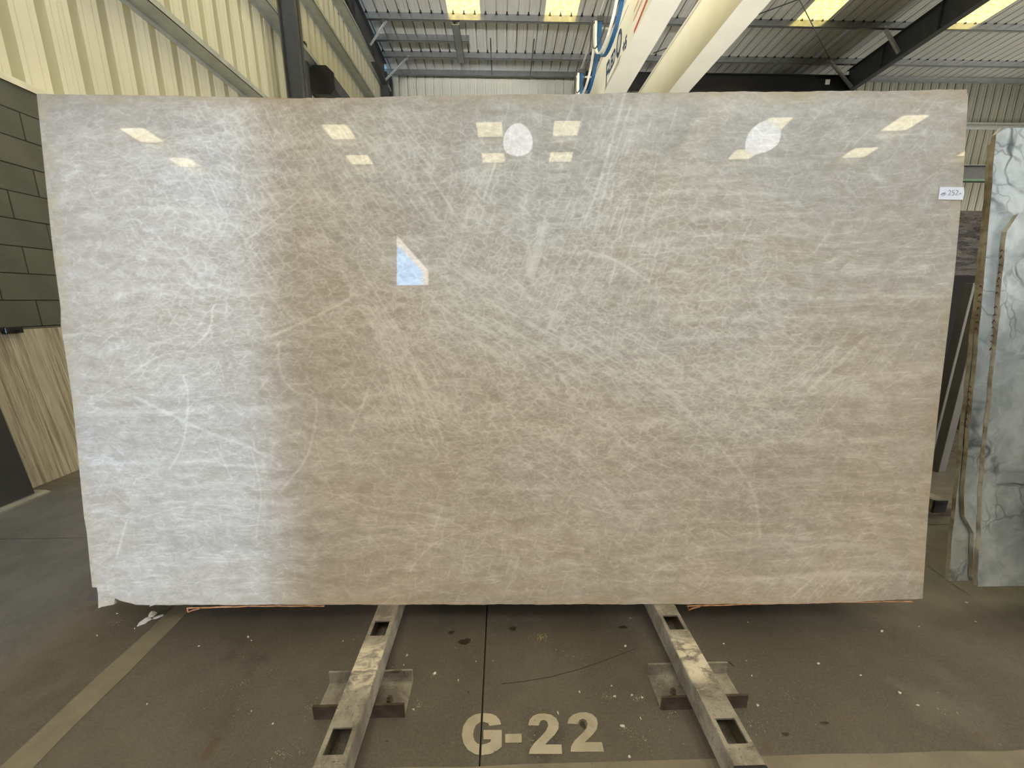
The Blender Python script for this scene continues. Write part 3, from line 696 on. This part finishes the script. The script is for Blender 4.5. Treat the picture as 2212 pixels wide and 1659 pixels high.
def slab_obj(name, outline_l, outline_r, bottom, top, th, NX, NZ, root_M, detail=True):
    S, T = np.meshgrid(np.linspace(0, 1, NX), np.linspace(0, 1, NZ))
    il = lambda tt: np.interp(tt, *zip(*outline_l)); ir = lambda tt: np.interp(tt, *zip(*outline_r))
    U = il(T)*(1-S) + ir(T)*S
    bo = np.interp(U, *zip(*bottom)); to = np.interp(U, *zip(*top))
    jag = lambda a, f, ph: a*(np.sin(U*f+ph)*.5+np.sin(U*f*2.7+ph*2)*.3+np.sin(U*f*7.1+ph*3)*.2)
    if detail: bo = bo + jag(.0018, 21, 1.3); to = to + jag(.0022, 17, .4)
    V = bo*(1-T) + to*T
    front = np.stack([U, np.zeros_like(U), V], -1).reshape(-1, 3)
    idx = np.arange(NX*NZ).reshape(NZ, NX)
    q = np.stack([idx[:-1, :-1], idx[:-1, 1:], idx[1:, 1:], idx[1:, :-1]], -1).reshape(-1, 4)
    ring = list(idx[0, :]) + list(idx[1:, -1]) + list(idx[-1, -2::-1]) + list(idx[-2:0:-1, 0])
    n0 = NX*NZ; back = front[ring].copy(); back[:, 1] = th
    rim = front[ring].copy()                       # own vertices for the sides: keeps the arris crisp
    verts = np.concatenate([front, rim, back]); m = len(ring)
    faces = q.tolist() + [[n0+i, n0+m+i, n0+m+(i+1) % m, n0+(i+1) % m] for i in range(m)] + [[n0+m+i for i in range(m)]]
    me = bpy.data.meshes.new(name); me.from_pydata(verts.tolist(), [], faces)
    me.materials.append(M['slab']); me.materials.append(M['edge'])
    mi = np.zeros(len(faces), dtype=np.int32); mi[len(q):-1] = 1; me.polygons.foreach_set('material_index', mi)
    fu, fv = U.ravel(), V.ravel()
    if True:
        def put(nm, a):
            at = me.attributes.new(nm, 'FLOAT', 'POINT'); full = np.zeros(len(verts), dtype=np.float32) ; full[:n0] = a; at.data.foreach_set('value', full)
        if not detail:
            put('vein', fu*0); put('band', fu*0); put('border', fu*0+1)
    if detail:
        acc = np.zeros(fu.shape)
        for w_, pts in VE:
            wq = max(w_, .0022); amp = min(1., w_/.0042)*random.uniform(.75, 1.05)
            acc = np.maximum(acc, amp*np.exp(-segdist(fu, fv, pts, wq)**2))
        put('vein', acc)
        acc = np.zeros(fu.shape)
        for w_, pts in BA: acc = np.maximum(acc, np.exp(-segdist(fu, fv, pts, w_*.8)**2))
        put('band', acc)
        B = lambda *a: blob(fu, fv, *a)
        FM = {}
        def fput(nm, a): FM[nm] = a.reshape(NZ, NX); put(nm, a)
        fput('m_steep', np.clip(B(740, 350, 210, 190, 1.1) + B(880, 760, 170, 210, 1.1, -60) + B(1200, 880, 160, 120, .6) + B(560, 300, 160, 120, .4), 0, 1))
        fput('m_slant', np.clip(B(1200, 800, 420, 230, 1.1) + B(1500, 900, 240, 200, .8) + B(900, 600, 200, 130, .7) + B(1100, 480, 200, 150, .4) + B(560, 960, 250, 120, .5) + B(1250, 1130, 420, 130, .5), 0, 1))
        fput('m_up', np.clip(B(1040, 430, 60, 130, 1) + B(1310, 400, 90, 200, 1) + B(1180, 560, 120, 90, .6) + B(1400, 660, 160, 120, .5) + B(1100, 1200, 260, 100, .5), 0, 1))
        fput('m_up45', np.clip(B(1800, 790, 130, 100, 1) + B(1760, 1270, 200, 50, 1) + B(420, 780, 200, 90, .5) + B(1950, 270, 120, 90, .5), 0, 1))
        fput('m_level', np.clip(B(1780, 560, 420, 320, 1) + B(1700, 1050, 380, 230, .8) + B(380, 950, 300, 330, .8) + B(380, 380, 300, 120, .4) + B(1000, 1180, 600, 120, .6), 0, 1))
        fput('m_grain', np.clip(.30 + B(830, 400, 230, 190, .7) + B(1200, 780, 450, 330, .9) + B(1350, 540, 200, 130, .9) + B(500, 430, 220, 190, .7) + B(1600, 780, 160, 120, .8) + B(420, 720, 170, 130, .5), 0, 1))
        # thousands of short crystal needles, each laid along the local grain
        ND = np.zeros((NZ, NX)); us = U[NZ//2]; vs = V[:, NX//2]; du = us[1]-us[0]; dv = vs[1]-vs[0]
        kinds = (('m_steep', -57, 9, 1500), ('m_slant', -34, 9, 1500), ('m_up', 71, 8, 700), ('m_up45', 48, 8, 350), ('m_level', 2, 5, 1300), ('m_grain', None, 0, 4600))
        for nm, an, jit, cnt in kinds:
            F = FM[nm]; k = 0
            while k < cnt:
                i = rng.integers(8, NX-8); j = rng.integers(8, NZ-8)
                if rng.random() > F[j, i]: continue
                k += 1
                th = R(rng.uniform(0, 180) if an is None else an + rng.normal(0, jit)); L = rng.uniform(.02, .055) if an is None else rng.uniform(.03, .13)
                w0 = rng.uniform(.0014, .0026); amp = rng.uniform(.2, .85)*min(1, w0/.002); hx = int((L*abs(math.cos(th))/2+.006)/du)+2; hy = int((L*abs(math.sin(th))/2+.006)/dv)+2
                a0, a1, b0, b1 = max(i-hx, 0), min(i+hx, NX), max(j-hy, 0), min(j+hy, NZ)
                gx = (np.arange(a0, a1)-i)*du; gy = ((np.arange(b0, b1)-j)*dv)[:, None]
                p = gx*math.cos(th)+gy*math.sin(th); q = -gx*math.sin(th)+gy*math.cos(th) + rng.normal(0, .25)*(p*p)*8
                g = amp*np.exp(-(q/w0)**2)*np.clip(1.3*(1-(2*p/L)**2), 0, 1)
                ND[b0:b1, a0:a1] = np.maximum(ND[b0:b1, a0:a1], g) + .25*np.minimum(ND[b0:b1, a0:a1], g)
        put('needle', np.clip(ND.ravel(), 0, 1.2))
        e = np.minimum.reduce([np.abs(fu+1.59)/.7, np.abs(1.63-fu)/1.2, fv/1.0, (1.87-fv)/1.0])
        put('border', np.clip(1-e/.045, 0, 1) + .5*B(1150, 1270, 330, 28, 1))
    o = bpy.data.objects.new(name, me); C.objects.link(o); o.matrix_world = root_M
    return o
fs = slab_obj('stone_slab', [(0, -1.577), (.03, -1.573), (.2, -1.597), (.45, -1.596), (.59, -1.611), (.62, -1.606), (1, -1.591)],
              [(0, 1.636), (.2, 1.625), (.4, 1.626), (.66, 1.637), (.85, 1.634), (.985, 1.624), (1, 1.616)],
              [(-1.64, -.012), (-1.575, -.012), (-1.562, -.006), (-1.515, .003), (-1.509, .03), (-1.49, .018), (-1.43, .002), (-1.2, .001), (1.2, .001), (1.636, .022)],
              [(-1.64, 1.839), (-1.26, 1.846), (-.62, 1.861), (-.14, 1.871), (.67, 1.882), (1.313, 1.887), (1.64, 1.892)], .02, 900, 520, SM)
tag(fs, 'huge polished white crystal quartzite slab leaning on two steel rails', 'slab')
def rel(y): return SM @ Matrix.Translation((0, y, 0))
rsl = slab_obj('stone_slab', [(0, -1.632), (.3, -1.631), (.6, -1.645), (.7, -1.652), (1, -1.653)], [(0, 1.60), (1, 1.60)], [(-1.66, .052), (-1.55, .052), (-1.54, .004), (1.6, .004)],
               [(-1.66, 1.895), (-1.11, 1.888), (-.62, 1.879), (.3, 1.876), (1.6, 1.880)], .02, 40, 24, rel(.034), False)
tag(rsl, 'second white quartzite slab just behind, showing along the left and top edges', 'slab')
for k in range(8):  # unseen slabs added to keep light from under the front slab
    q = slab_obj('stone_slab', [(0, -1.56+.01*k), (1, -1.57+.01*k)], [(0, 1.58-.01*k), (1, 1.58-.01*k)], [(-1.66, .004), (1.6, .004)], [(-1.66, 1.84-.012*k), (1.6, 1.84-.012*k)], .02, 30, 16, rel(.065+.034*k), False)
    tag(q, 'unseen white quartzite slab added behind the front two to darken the floor beneath', 'slab', 'added hidden slabs that darken the floor beneath')
for i, (a, b, z0, z1) in enumerate(((-1.235, -.70, -.011, -.003), (.72, 1.60, -.006, .012))):   # torn backing strips under the slab
    mb = MB()
    for j in range(3):
        pts = []
        for k in range(25):
            s = k/24; x = a+(b-a)*(s if j < 2 else s*.8)
            zz = (z0 + (z1-z0)*s) + .004*(1-abs(2*s-1)) - .003*j + .0012*math.sin(s*30+j*2)
            pts.append((x, .001+.005*j, zz-.002))
        mb.strip(pts, (0, .001, .0030), .0008)
    mb.strip([(a+.001, .002, z0-.004), (a+.005, .0, z0-.018), (a+.02, .002, z0-.012), (a+.05, .003, z0-.005)], (0, .004, .002), .001)
    obj('backing_strip', mb, M['rusty'], fs)
obj('backing_strip', MB().strip([(-1.355, .018, .0), (-1.375, .016, -.008), (-1.392, .016, -.014)], (0, .002, .004), .0015), M['chip'], fs)
obj('broken_corner', MB().prism([(-1.665, -.005), (-1.63, .035), (-1.60, .052), (-1.585, .0), (-1.62, -.008)], .004, .02, 'y'), M['bolt'], rsl)
# paper tag
tg = empty('paper_tag', M=SM @ Matrix.Translation((1.594, -.001, 1.543)), label='small white paper tag with handwritten 252 at the right edge of the slab', cat='tag')
tm = MB().prism([(-.044, -.021), (.043, -.022), (.047, .0), (.044, .021), (-.041, .022)], -.0012, -.0004, 'y')
obj('paper', tm, M['paper'], tg)
ink = MB()
def stroke(pts): ink.strip([(x, -.0016, z) for x, z in pts], (0, 0, .0001), .0008)
def pen(pts, r=.0009): ink.tube([(x, -.0016, z) for x, z in pts], r, 5)
pen([(-.036, -.003), (-.030, .001), (-.026, -.001), (-.022, .004)]); pen([(-.036, -.006), (-.028, -.003), (-.020, -.001)]); pen([(-.030, -.010), (-.024, -.006), (-.018, -.003)], .0007)
pen([(-.011, .008), (-.007, .0105), (-.002, .008), (-.004, .002), (-.011, -.007), (-.002, -.006)], .0008)
pen([(.011, .011), (.004, .010), (.004, .003), (.009, .004), (.011, -.001), (.008, -.006), (.003, -.008)], .0008)
pen([(.016, .009), (.021, .0105), (.024, .007), (.021, .001), (.015, -.006), (.024, -.0055)], .0008)
pen([(.029, -.004), (.033, .001), (.035, -.001)], .0008)
obj('handwriting', ink, M['ink'], tg)
# ================================================================== RAILS
def rail(x0, x1, y0, y1, holes, label, cap=True, bolt_side=1, bracket=True, posts=True, bx=None):
    r0 = empty('slab_rail', (0, 0, 0), label=label, cat='rail')
    z0, z1, w_ = .051, .130, .006; mb = MB()
    mb.box(x0, x0+w_, y0, y1, z0, z1-.004).box(x1-w_, x1, y0, y1, z0, z1-.004)
    mb.box(x0+w_, x1-w_, y0, y1, z0, z0+w_)
    ys = sorted(holes); cur = y0; hx0, hx1 = x0+.013, x1-.013
    for a, b in ys:
        mb.box(x0+.001, x1-.001, cur, a, z1-w_, z1); mb.box(x0+.001, hx0, a, b, z1-w_, z1); mb.box(hx1, x1-.001, a, b, z1-w_, z1); cur = b
    mb.box(x0+.001, x1-.001, cur, y1, z1-w_, z1)
    # rounded tube corners
    for xc in (x0, x1):
        s = 1 if xc == x0 else -1
        mb.tube([(xc+s*.005, y0, z1-.005), (xc+s*.005, y1, z1-.005)], .005, 8)
    obj('tube', mb, M['rail'], r0)
    if cap: obj('end_cap', MB().box(x0-.002, x1+.002, y0-.012, y0, z0-.002, z1+.002), M['black'], r0, bevel=.004)
    if bracket:
        bx0, bx1 = bx; ch = MB().box(bx0, bx1, .979, 1.093, 0, .006).box(bx0, bx1, 1.086, 1.093, .006, .05)
        b0 = obj('floor_bracket', ch, M['rail'], r0, bevel=.0015)
        obj('flange', MB().box(bx0, bx1, .972, .979, 0, .05), M['flange'], b0)  # rust brown darkened further, shade on the front face put into the colour
        for X in ([bx1-.06] if bolt_side > 0 else [bx0+.06]):
            bb = MB(); n = 6
            bb.prism([(X+.010*math.cos(k*math.pi/3), 1.02+.010*math.sin(k*math.pi/3)) for k in range(6)], .006, .018, 'z')
            bb.tube([(X, 1.02, .006), (X, 1.02, .026)], .005, 8)
            obj('bolt', bb, M['bolt'], b0)
        # a second bracket under the back of the rail
        obj('floor_bracket', MB().box(bx0, bx1, y1-.3, y1-.18, 0, .006).box(bx0, bx1, y1-.3, y1-.293, .006, .05).box(bx0, bx1, y1-.187, y1-.18, .006, .05), M['rail'], r0)
    if posts:
        xc = (x0+x1)/2; Mp = Matrix.Translation((xc, 1.281+.345, .13)) @ Matrix.Rotation(-TH, 4, 'X')
        obj('stake', MB().box(-.02, .02, 0, .05, 0, 1.55, Mp), M['frame'], r0)
    return r0
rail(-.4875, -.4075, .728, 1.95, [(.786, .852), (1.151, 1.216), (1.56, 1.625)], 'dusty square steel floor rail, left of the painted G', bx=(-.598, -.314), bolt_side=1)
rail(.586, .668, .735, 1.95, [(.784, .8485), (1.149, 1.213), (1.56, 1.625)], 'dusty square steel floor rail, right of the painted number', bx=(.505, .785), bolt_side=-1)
# ================================================================== FLOOR LETTERING
def floor_text():
    L = [[(640,1143),(700,1148),(750,1168),(783,1203),(800,1250),(690,1265),(675,1242),(640,1228),(600,1230),(562,1255),(542,1300),(535,1350),(545,1400),(575,1432),(620,1441),(662,1432),(700,1412),(700,1392),(632,1392),(632,1303),(805,1303),(805,1462),(760,1500),(700,1530),(620,1542),(550,1532),(485,1492),(443,1430),(427,1350),(440,1268),(482,1200),(540,1160),(590,1147)],
         [(838,1342),(993,1338),(993,1422),(838,1425)],
         [(1055,1258),(1067,1208),(1100,1170),(1150,1150),(1210,1146),(1270,1158),(1320,1190),(1344,1240),(1340,1295),(1305,1350),(1255,1398),(1215,1440),(1370,1440),(1376,1530),(1060,1530),(1072,1485),(1112,1428),(1170,1370),(1222,1312),(1244,1262),(1236,1227),(1207,1208),(1178,1214),(1161,1238),(1155,1262)],
         [(1425,1242),(1440,1193),(1480,1157),(1540,1137),(1600,1135),(1660,1153),(1702,1192),(1713,1240),(1703,1297),(1667,1345),(1622,1390),(1590,1418),(1752,1418),(1772,1508),(1455,1510),(1462,1455),(1497,1400),(1560,1340),(1606,1290),(1616,1243),(1602,1211),(1571,1196),(1541,1209),(1529,1234),(1525,1250)]]
    bm = bmesh.new()
    for pl in L:
        pts = [onz(900+x/4.378, 1280+y/4.378, 0) for x, y in pl]
        vs = [bm.verts.new((p.x, p.y, .0015)) for p in pts]
        for tri in tessellate_polygon([[Vector((p.x, p.y, 0)) for p in pts]]): bm.faces.new([vs[i] for i in tri])
    for xx in (-.0735, -.0665):      # the open floor joint runs through the G
        bmesh.ops.bisect_plane(bm, geom=bm.verts[:]+bm.edges[:]+bm.faces[:], plane_co=(xx, 0, 0), plane_no=(1, 0, 0))
    bmesh.ops.delete(bm, geom=[f for f in bm.faces if -.0735 < f.calc_center_median().x < -.0665], context='FACES')
    bmesh.ops.recalc_face_normals(bm, faces=bm.faces)
    me = bpy.data.meshes.new('painted_lettering'); bm.to_mesh(me); bm.free()
    return obj('painted_lettering', me, M['paint'], fl)
ft = floor_text(); ft['label'] = 'G-22 painted in pale block letters'
# ================================================================== RIGHT SLABS
def poly_slab(name, pts, y0, th, mats, label, root=None, base=.1, yaw=0, lean=R(7), cat='slab', group=None, X0=0):
    # pts (x, v) on a plane leaning back from (0, y0, base)
    Mx = Matrix.Translation((X0, y0, base)) @ Matrix.Rotation(yaw, 4, 'Z') @ Matrix.Rotation(-lean, 4, 'X')
    mb = MB().prism(pts, 0, th, 'y'); me = mb.mesh(name); me.materials.append(mats[0]); me.materials.append(mats[1])
    for p in me.polygons:
        if abs(p.normal.y) < .5: p.material_index = 1
    o = bpy.data.objects.new(name, me); C.objects.link(o); o.matrix_world = Mx
    tag(o, label, cat, group); return o
def rough(pts, amp=.004, step=.05):
    out = []
    for i, a in enumerate(pts):
        b = pts[(i+1) % len(pts)]; L = math.hypot(b[0]-a[0], b[1]-a[1]); n = max(1, min(40, int(L/step)))
        out.append(a)
        if L < 2.0:
            for k in range(1, n): out.append((a[0]+(b[0]-a[0])*k/n+random.uniform(-amp, amp), a[1]+(b[1]-a[1])*k/n))
    return out
mm = (M['marble'], M['medge'])
r1 = poly_slab('stone_slab', rough([(2.017, .0), (1.983, .54), (1.979, .977), (1.969, 1.463), (2.008, 1.529), (2.30, 1.56), (3.7, 1.57), (3.7, 0)]), 1.36, .0145, mm, 'front grey-veined marble slab at the right, with a clipped upper corner')
r2 = poly_slab('stone_slab', rough([(2.035, .0), (2.009, .03), (1.995, .225), (1.944, .303), (1.929, .434), (1.924, .993), (1.912, 1.535), (1.904, 1.827), (1.925, 1.851), (3.7, 1.86), (3.7, 0)], .003), 1.376, .0145, mm, 'middle grey-veined marble slab at the right, with a notched lower corner')
r3 = poly_slab('stone_slab', rough([(1.932, .0), (1.925, .22), (1.927, .43), (1.925, 1.01), (1.925, 1.54), (1.915, 1.80), (1.94, 1.835), (3.6, 1.84), (3.6, 0)], .003), 1.396, .0145, mm, 'rearmost grey-veined marble slab at the right, lower edge showing behind')
for rr, X, vs in ((r1, 1.972, (1.0, 1.22)), (r2, 1.922, (.68, 1.08))):      # marker writing on the edges
    mb = MB()
    for v0 in vs:
        for k in range(7):
            z = v0 + k*.028; mb.strip([(X-.0045, .002, z), (X-.0045, .007, z+random.uniform(.004, .014)), (X-.0045, .012, z+random.uniform(-.004, .01))], (0, .001, .003), .0012)
    o = obj('marker_writing', mb, plain('marker_red', (.16, .04, .03), .6)); o.parent = rr
poly_slab('stone_slab', [(2.14, 0), (4.2, 0), (4.2, 1.2), (2.14, 1.2)], 1.12, .03, (M['panel'], M['panel']), 'low charcoal slab added unseen beyond the right edge to shade the marble', base=.13, lean=R(6))  # unseen blocker added past the frame to darken marble and floor
rr0 = rail(2.62, 2.70, .9, 1.95, [], 'square steel rail carrying the grey-veined slabs at the far right', bracket=False, posts=False)
# background slabs and posts at the right
bs = poly_slab('stone_slab', [(4.0, 0), (7.6, 0), (7.6, 2.07), (4.0, 2.07)], 4.0, .03, (M['bmarble'], M['white']), 'black slab with pale grey veins standing beyond the right edge of the white slab', base=.13, lean=R(4))  # white edges paint the light caught along the top of the black slab
gs_ = poly_slab('stone_slab', [(2.45, 0), (6.0, 0), (6.0, 1.37), (2.45, 1.37)], 3.25, .08, (M['granite'], M['granite']), 'plain black stone slab below the veined black one, behind grey posts', base=.13, lean=R(3))
for (x, y, w_) in ((3.66, 2.98, .09), (3.37, 2.68, .06)):
    p = tag(obj('rack_post', MB().box(x-w_/2, x+w_/2, y-.03, y+.03, .0, 1.42), M['steel'], bevel=.004), 'grey steel rack post seen in the gap right of the white slab, %s' % ('wider and farther' if w_ > .07 else 'narrower and nearer'), 'post')
rail(2.56, 2.64, 2.02, 3.6, [], 'low steel rail on the floor in the gap beyond the white slab', bracket=False, posts=False)
tag(obj('timber_block', MB().box(2.50, 3.3, 2.06, 2.16, 0, .05), M['timber'], bevel=.004), 'short dark timber bearer on the floor beside the rail in the right gap', 'timber')
# ================================================================== LEFT SLABS
def side_slab(name, x0, x1, y0, y1, h, th, mat, label, cat='slab', z0=.0):
    me = MB(); lean = (x1-x0)/h
    pts = [(x0, z0), (x1, z0+h), (x1-th, z0+h), (x0-th, z0)]
    me.prism(pts, y0, y1, 'y'); return tag(obj(name, me, mat), label, cat)
side_slab('stone_slab', -3.30, -3.42, 2.42, 4.1, 1.085, .02, M['trav'], 'brown-streaked travertine slab leaning against the dark block wall at the left')
side_slab('stone_slab', -3.15, -3.30, 1.15, 2.455, 1.45, .03, M['panel'], 'charcoal slab at the far left edge, in front of the travertine', z0=.022)
tag(obj('kerb_strip', MB().prism([(-3.10, 0), (-3.10, .012), (-3.13, .022), (-3.20, .022), (-3.20, 0)], 1.1, 2.50, 'y'), M['alu']), 'thin metal strip on the floor under the charcoal slab', 'strip')
cl = empty('clamp', (-3.415, 2.78, 1.085), label='small black clamp on the top edge of the travertine', cat='clamp')
obj('jaw', MB().box(-.03, .03, -.05, .05, -.02, .0225).box(-.01, .02, -.09, .06, .0, .02), M['black'], cl, bevel=.004)
obj('screw', MB().tube([(.03, 0, -.005), (.07, 0, -.005)], .007), M['black'], cl)
# ================================================================== DEBRIS
def chip(x, y, s, sx, sy, sz, label, mat='chip', grp='stone chips on the floor', rot=0, name='stone_chip'):
    bm = bmesh.new(); bmesh.ops.create_icosphere(bm, subdivisions=2 if s > .012 else 1, radius=1)
    for v in bm.verts:
        k = .75+.45*random.random(); v.co = Vector((v.co.x*sx*k, v.co.y*sy*k, max(v.co.z, -.35)*sz*k))
    zmin = min(v.co.z for v in bm.verts)
    for v in bm.verts: v.co = Matrix.Rotation(R(rot), 3, 'Z') @ (v.co - Vector((0, 0, zmin)))
    me = bpy.data.meshes.new(name); bm.to_mesh(me); bm.free(); me.materials.append(M[mat])
    o = bpy.data.objects.new(name, me); C.objects.link(o); o.location = (x, y, 0.0); tag(o, label, 'chip', grp); return o
p = onz(312, 1346, 0); chip(p.x, p.y, .03, .010, .024, .014, 'largest white stone chip on the floor by the left end of the slab', rot=-38, grp='white stone chips under the left end')
p = onz(331, 1330, 0); chip(p.x, p.y, .02, .014, .014, .014, 'small grey stone chip beside the largest chip', rot=20, grp='white stone chips under the left end')
p = onz(341, 1334, 0); chip(p.x, p.y, .02, .020, .006, .006, 'slender pale stone splinter right of the largest chip', rot=30, grp='white stone chips under the left end')
spots = [(291,1358,5,2),(210,1373,9,2),(430,1396,6,2),(536,1376,9,3),(543,1384,5,2),(253,1326,5,2),(1905,1364,10,4),(1768,1434,8,4),(1859,1459,7,2),(1943,1497,7,5),(1982,1524,7,3),(1637,1524,6,5),(1624,1460,5,2),(1351,1396,7,4),(741,1385,3,2),(879,1416,4,6),(872,1437,3,3),
         (939,1455,8,4),(893,1533,6,3),(1252,1495,3,5),(1205,1540,3,7),(1360,1635,6,4),(1384,1552,3,6),(1563,1391,6,3),(1612,1428,3,2),(1985,1354,3,3),(590,1564,5,3),(543,1537,3,3),(318,1521,3,3),(1365,1502,7,3),(1387,1507,6,4),(1328,1505,8,3),(1321,1482,4,3),(1065,1428,3,2),(990,1470,3,4),(1028,1429,3,2),(1345,1569,11,4),(1615,1345,4,3),(2088,1302,8,3),(2107,1343,5,2),(1935,1300,6,2)]
for i, (x, y, wx, wy) in enumerate(spots):
    p = onz(x, y, 0)
    zone = ('near the left end of the white slab' if x < 480 else 'between the left lane line and the left rail' if p.x < -.49 else 'beside the left rail' if p.x < -.2 else 'between the rails' if p.x < .45 else
            'near the right floor bracket' if p.x < .86 else 'on the open floor right of the right rail')
    chip(p.x, p.y, .005, wx*.0008, wy*.0010, .002+.0004*min(wx, wy), 'tiny pale stone chip on the floor, '+zone, rot=random.uniform(-50, 50), grp='tiny stone chips '+zone)
p = onz(1168, 1378, 0)
mb = MB()
for k in range(60):
    a = random.uniform(0, 6.28); r_ = abs(random.gauss(0, .014)); s = random.uniform(.0006, .0016); x, y = p.x+r_*math.cos(a)*1.3, p.y+r_*math.sin(a)
    mb.box(x-s, x+s, y-s, y+s, 0, s*1.5)
tag(obj('grit', mb, M['yellow']), 'spill of yellow grit on the floor between the rails', 'grit', kind='stuff')
p = onz(1345, 1402, 0); chip(p.x-.008, p.y-.003, .01, .009, .006, .004, 'dark brown crumb beside a white flake near the right rail', mat='timber', grp='dark crumb by the right rail')
p = onz(1581, 1434, 0); chip(p.x, p.y, .01, .004, .014, .003, 'dark splinter on the floor right of the right rail', mat='timber', grp='dark splinter right of the right rail', rot=30)

# stains, scuffs and stone dust on the floor (flat marks with shapes of their own)
def blot(px, py, rx, ry, seed, mat, z=.0004):
    c = onz(px, py, 0); rnd = random.Random(seed); n = 28; mb = MB(); ph = [rnd.uniform(0, 6.28) for _ in range(4)]
    for k in range(n):
        a = 2*math.pi*k/n; q = 1+.16*math.sin(2*a+ph[0])+.12*math.sin(3*a+ph[1])+.07*math.sin(7*a+ph[2])+.05*math.sin(11*a+ph[3])
        mb.v.append((c.x+rx*q*math.cos(a), c.y+ry*q*math.sin(a), z))
    mb.f.append(tuple(range(n))); return obj('floor_stain', mb, mat, fl)
blot(1004, 1386, .021, .015, 1, M['stain']); blot(975, 1366, .012, .008, 2, M['stain']); blot(1346, 1355, .015, .008, 3, M['stain']); blot(1108, 1358, .016, .009, 6, M['stain'])
blot(1697, 1586, .010, .006, 4, M['stain']); blot(1259, 1566, .009, .010, 5, M['stain']); blot(1781, 1562, .012, .005, 8, M['stain']); blot(1012, 1495, .003, .003, 9, M['stain']); blot(836, 1601, .004, .002, 10, M['stain'])
sc_pts = [(1083, 1477), (1130, 1472), (1190, 1462), (1250, 1446), (1310, 1425), (1374, 1401)]
obj('scuff_mark', MB().strip([onz(x, y, .0006) for x, y in sc_pts], (0, .0022, 0), .0002), M['scuff'], fl)
def dust(px, py, r_, n, seed, smax=.0011):
    c = onz(px, py, 0); rnd = random.Random(seed); mb = MB()
    for k in range(n):
        a = rnd.uniform(0, 6.28); q = abs(rnd.gauss(0, r_)); s = rnd.uniform(.0003, smax)*(1 if rnd.random() > .06 else 1.8)
        x, y = c.x+q*1.5*math.cos(a), c.y+q*math.sin(a); mb.prism([(x-s, y-s*.7), (x+s, y-s*rnd.random()), (x+s*.3, y+s)], 0, s*.8, 'z')
    tag(obj('stone_dust', mb, M['dust'], fl), kind='stuff')
for i, a in enumerate([(939, 1455, .007, 70), (1310, 1504, .018, 90), (1375, 1508, .014, 90), (1350, 1572, .012, 60), (850, 1450, .014, 50), (905, 1525, .022, 80), (1450, 1540, .03, 120), (1540, 1480, .05, 80), (670, 1530, .02, 60), (610, 1630, .03, 90),
                       (1395, 1600, .03, 90), (1620, 1560, .04, 80), (250, 1345, .02, 60), (340, 1332, .015, 50), (1240, 1420, .06, 90), (800, 1400, .05, 70), (520, 1480, .08, 90), (1150, 1600, .06, 90), (1700, 1500, .10, 90), (980, 1400, .05, 60), (1480, 1400, .05, 70)]):
    dust(*a, seed=i)
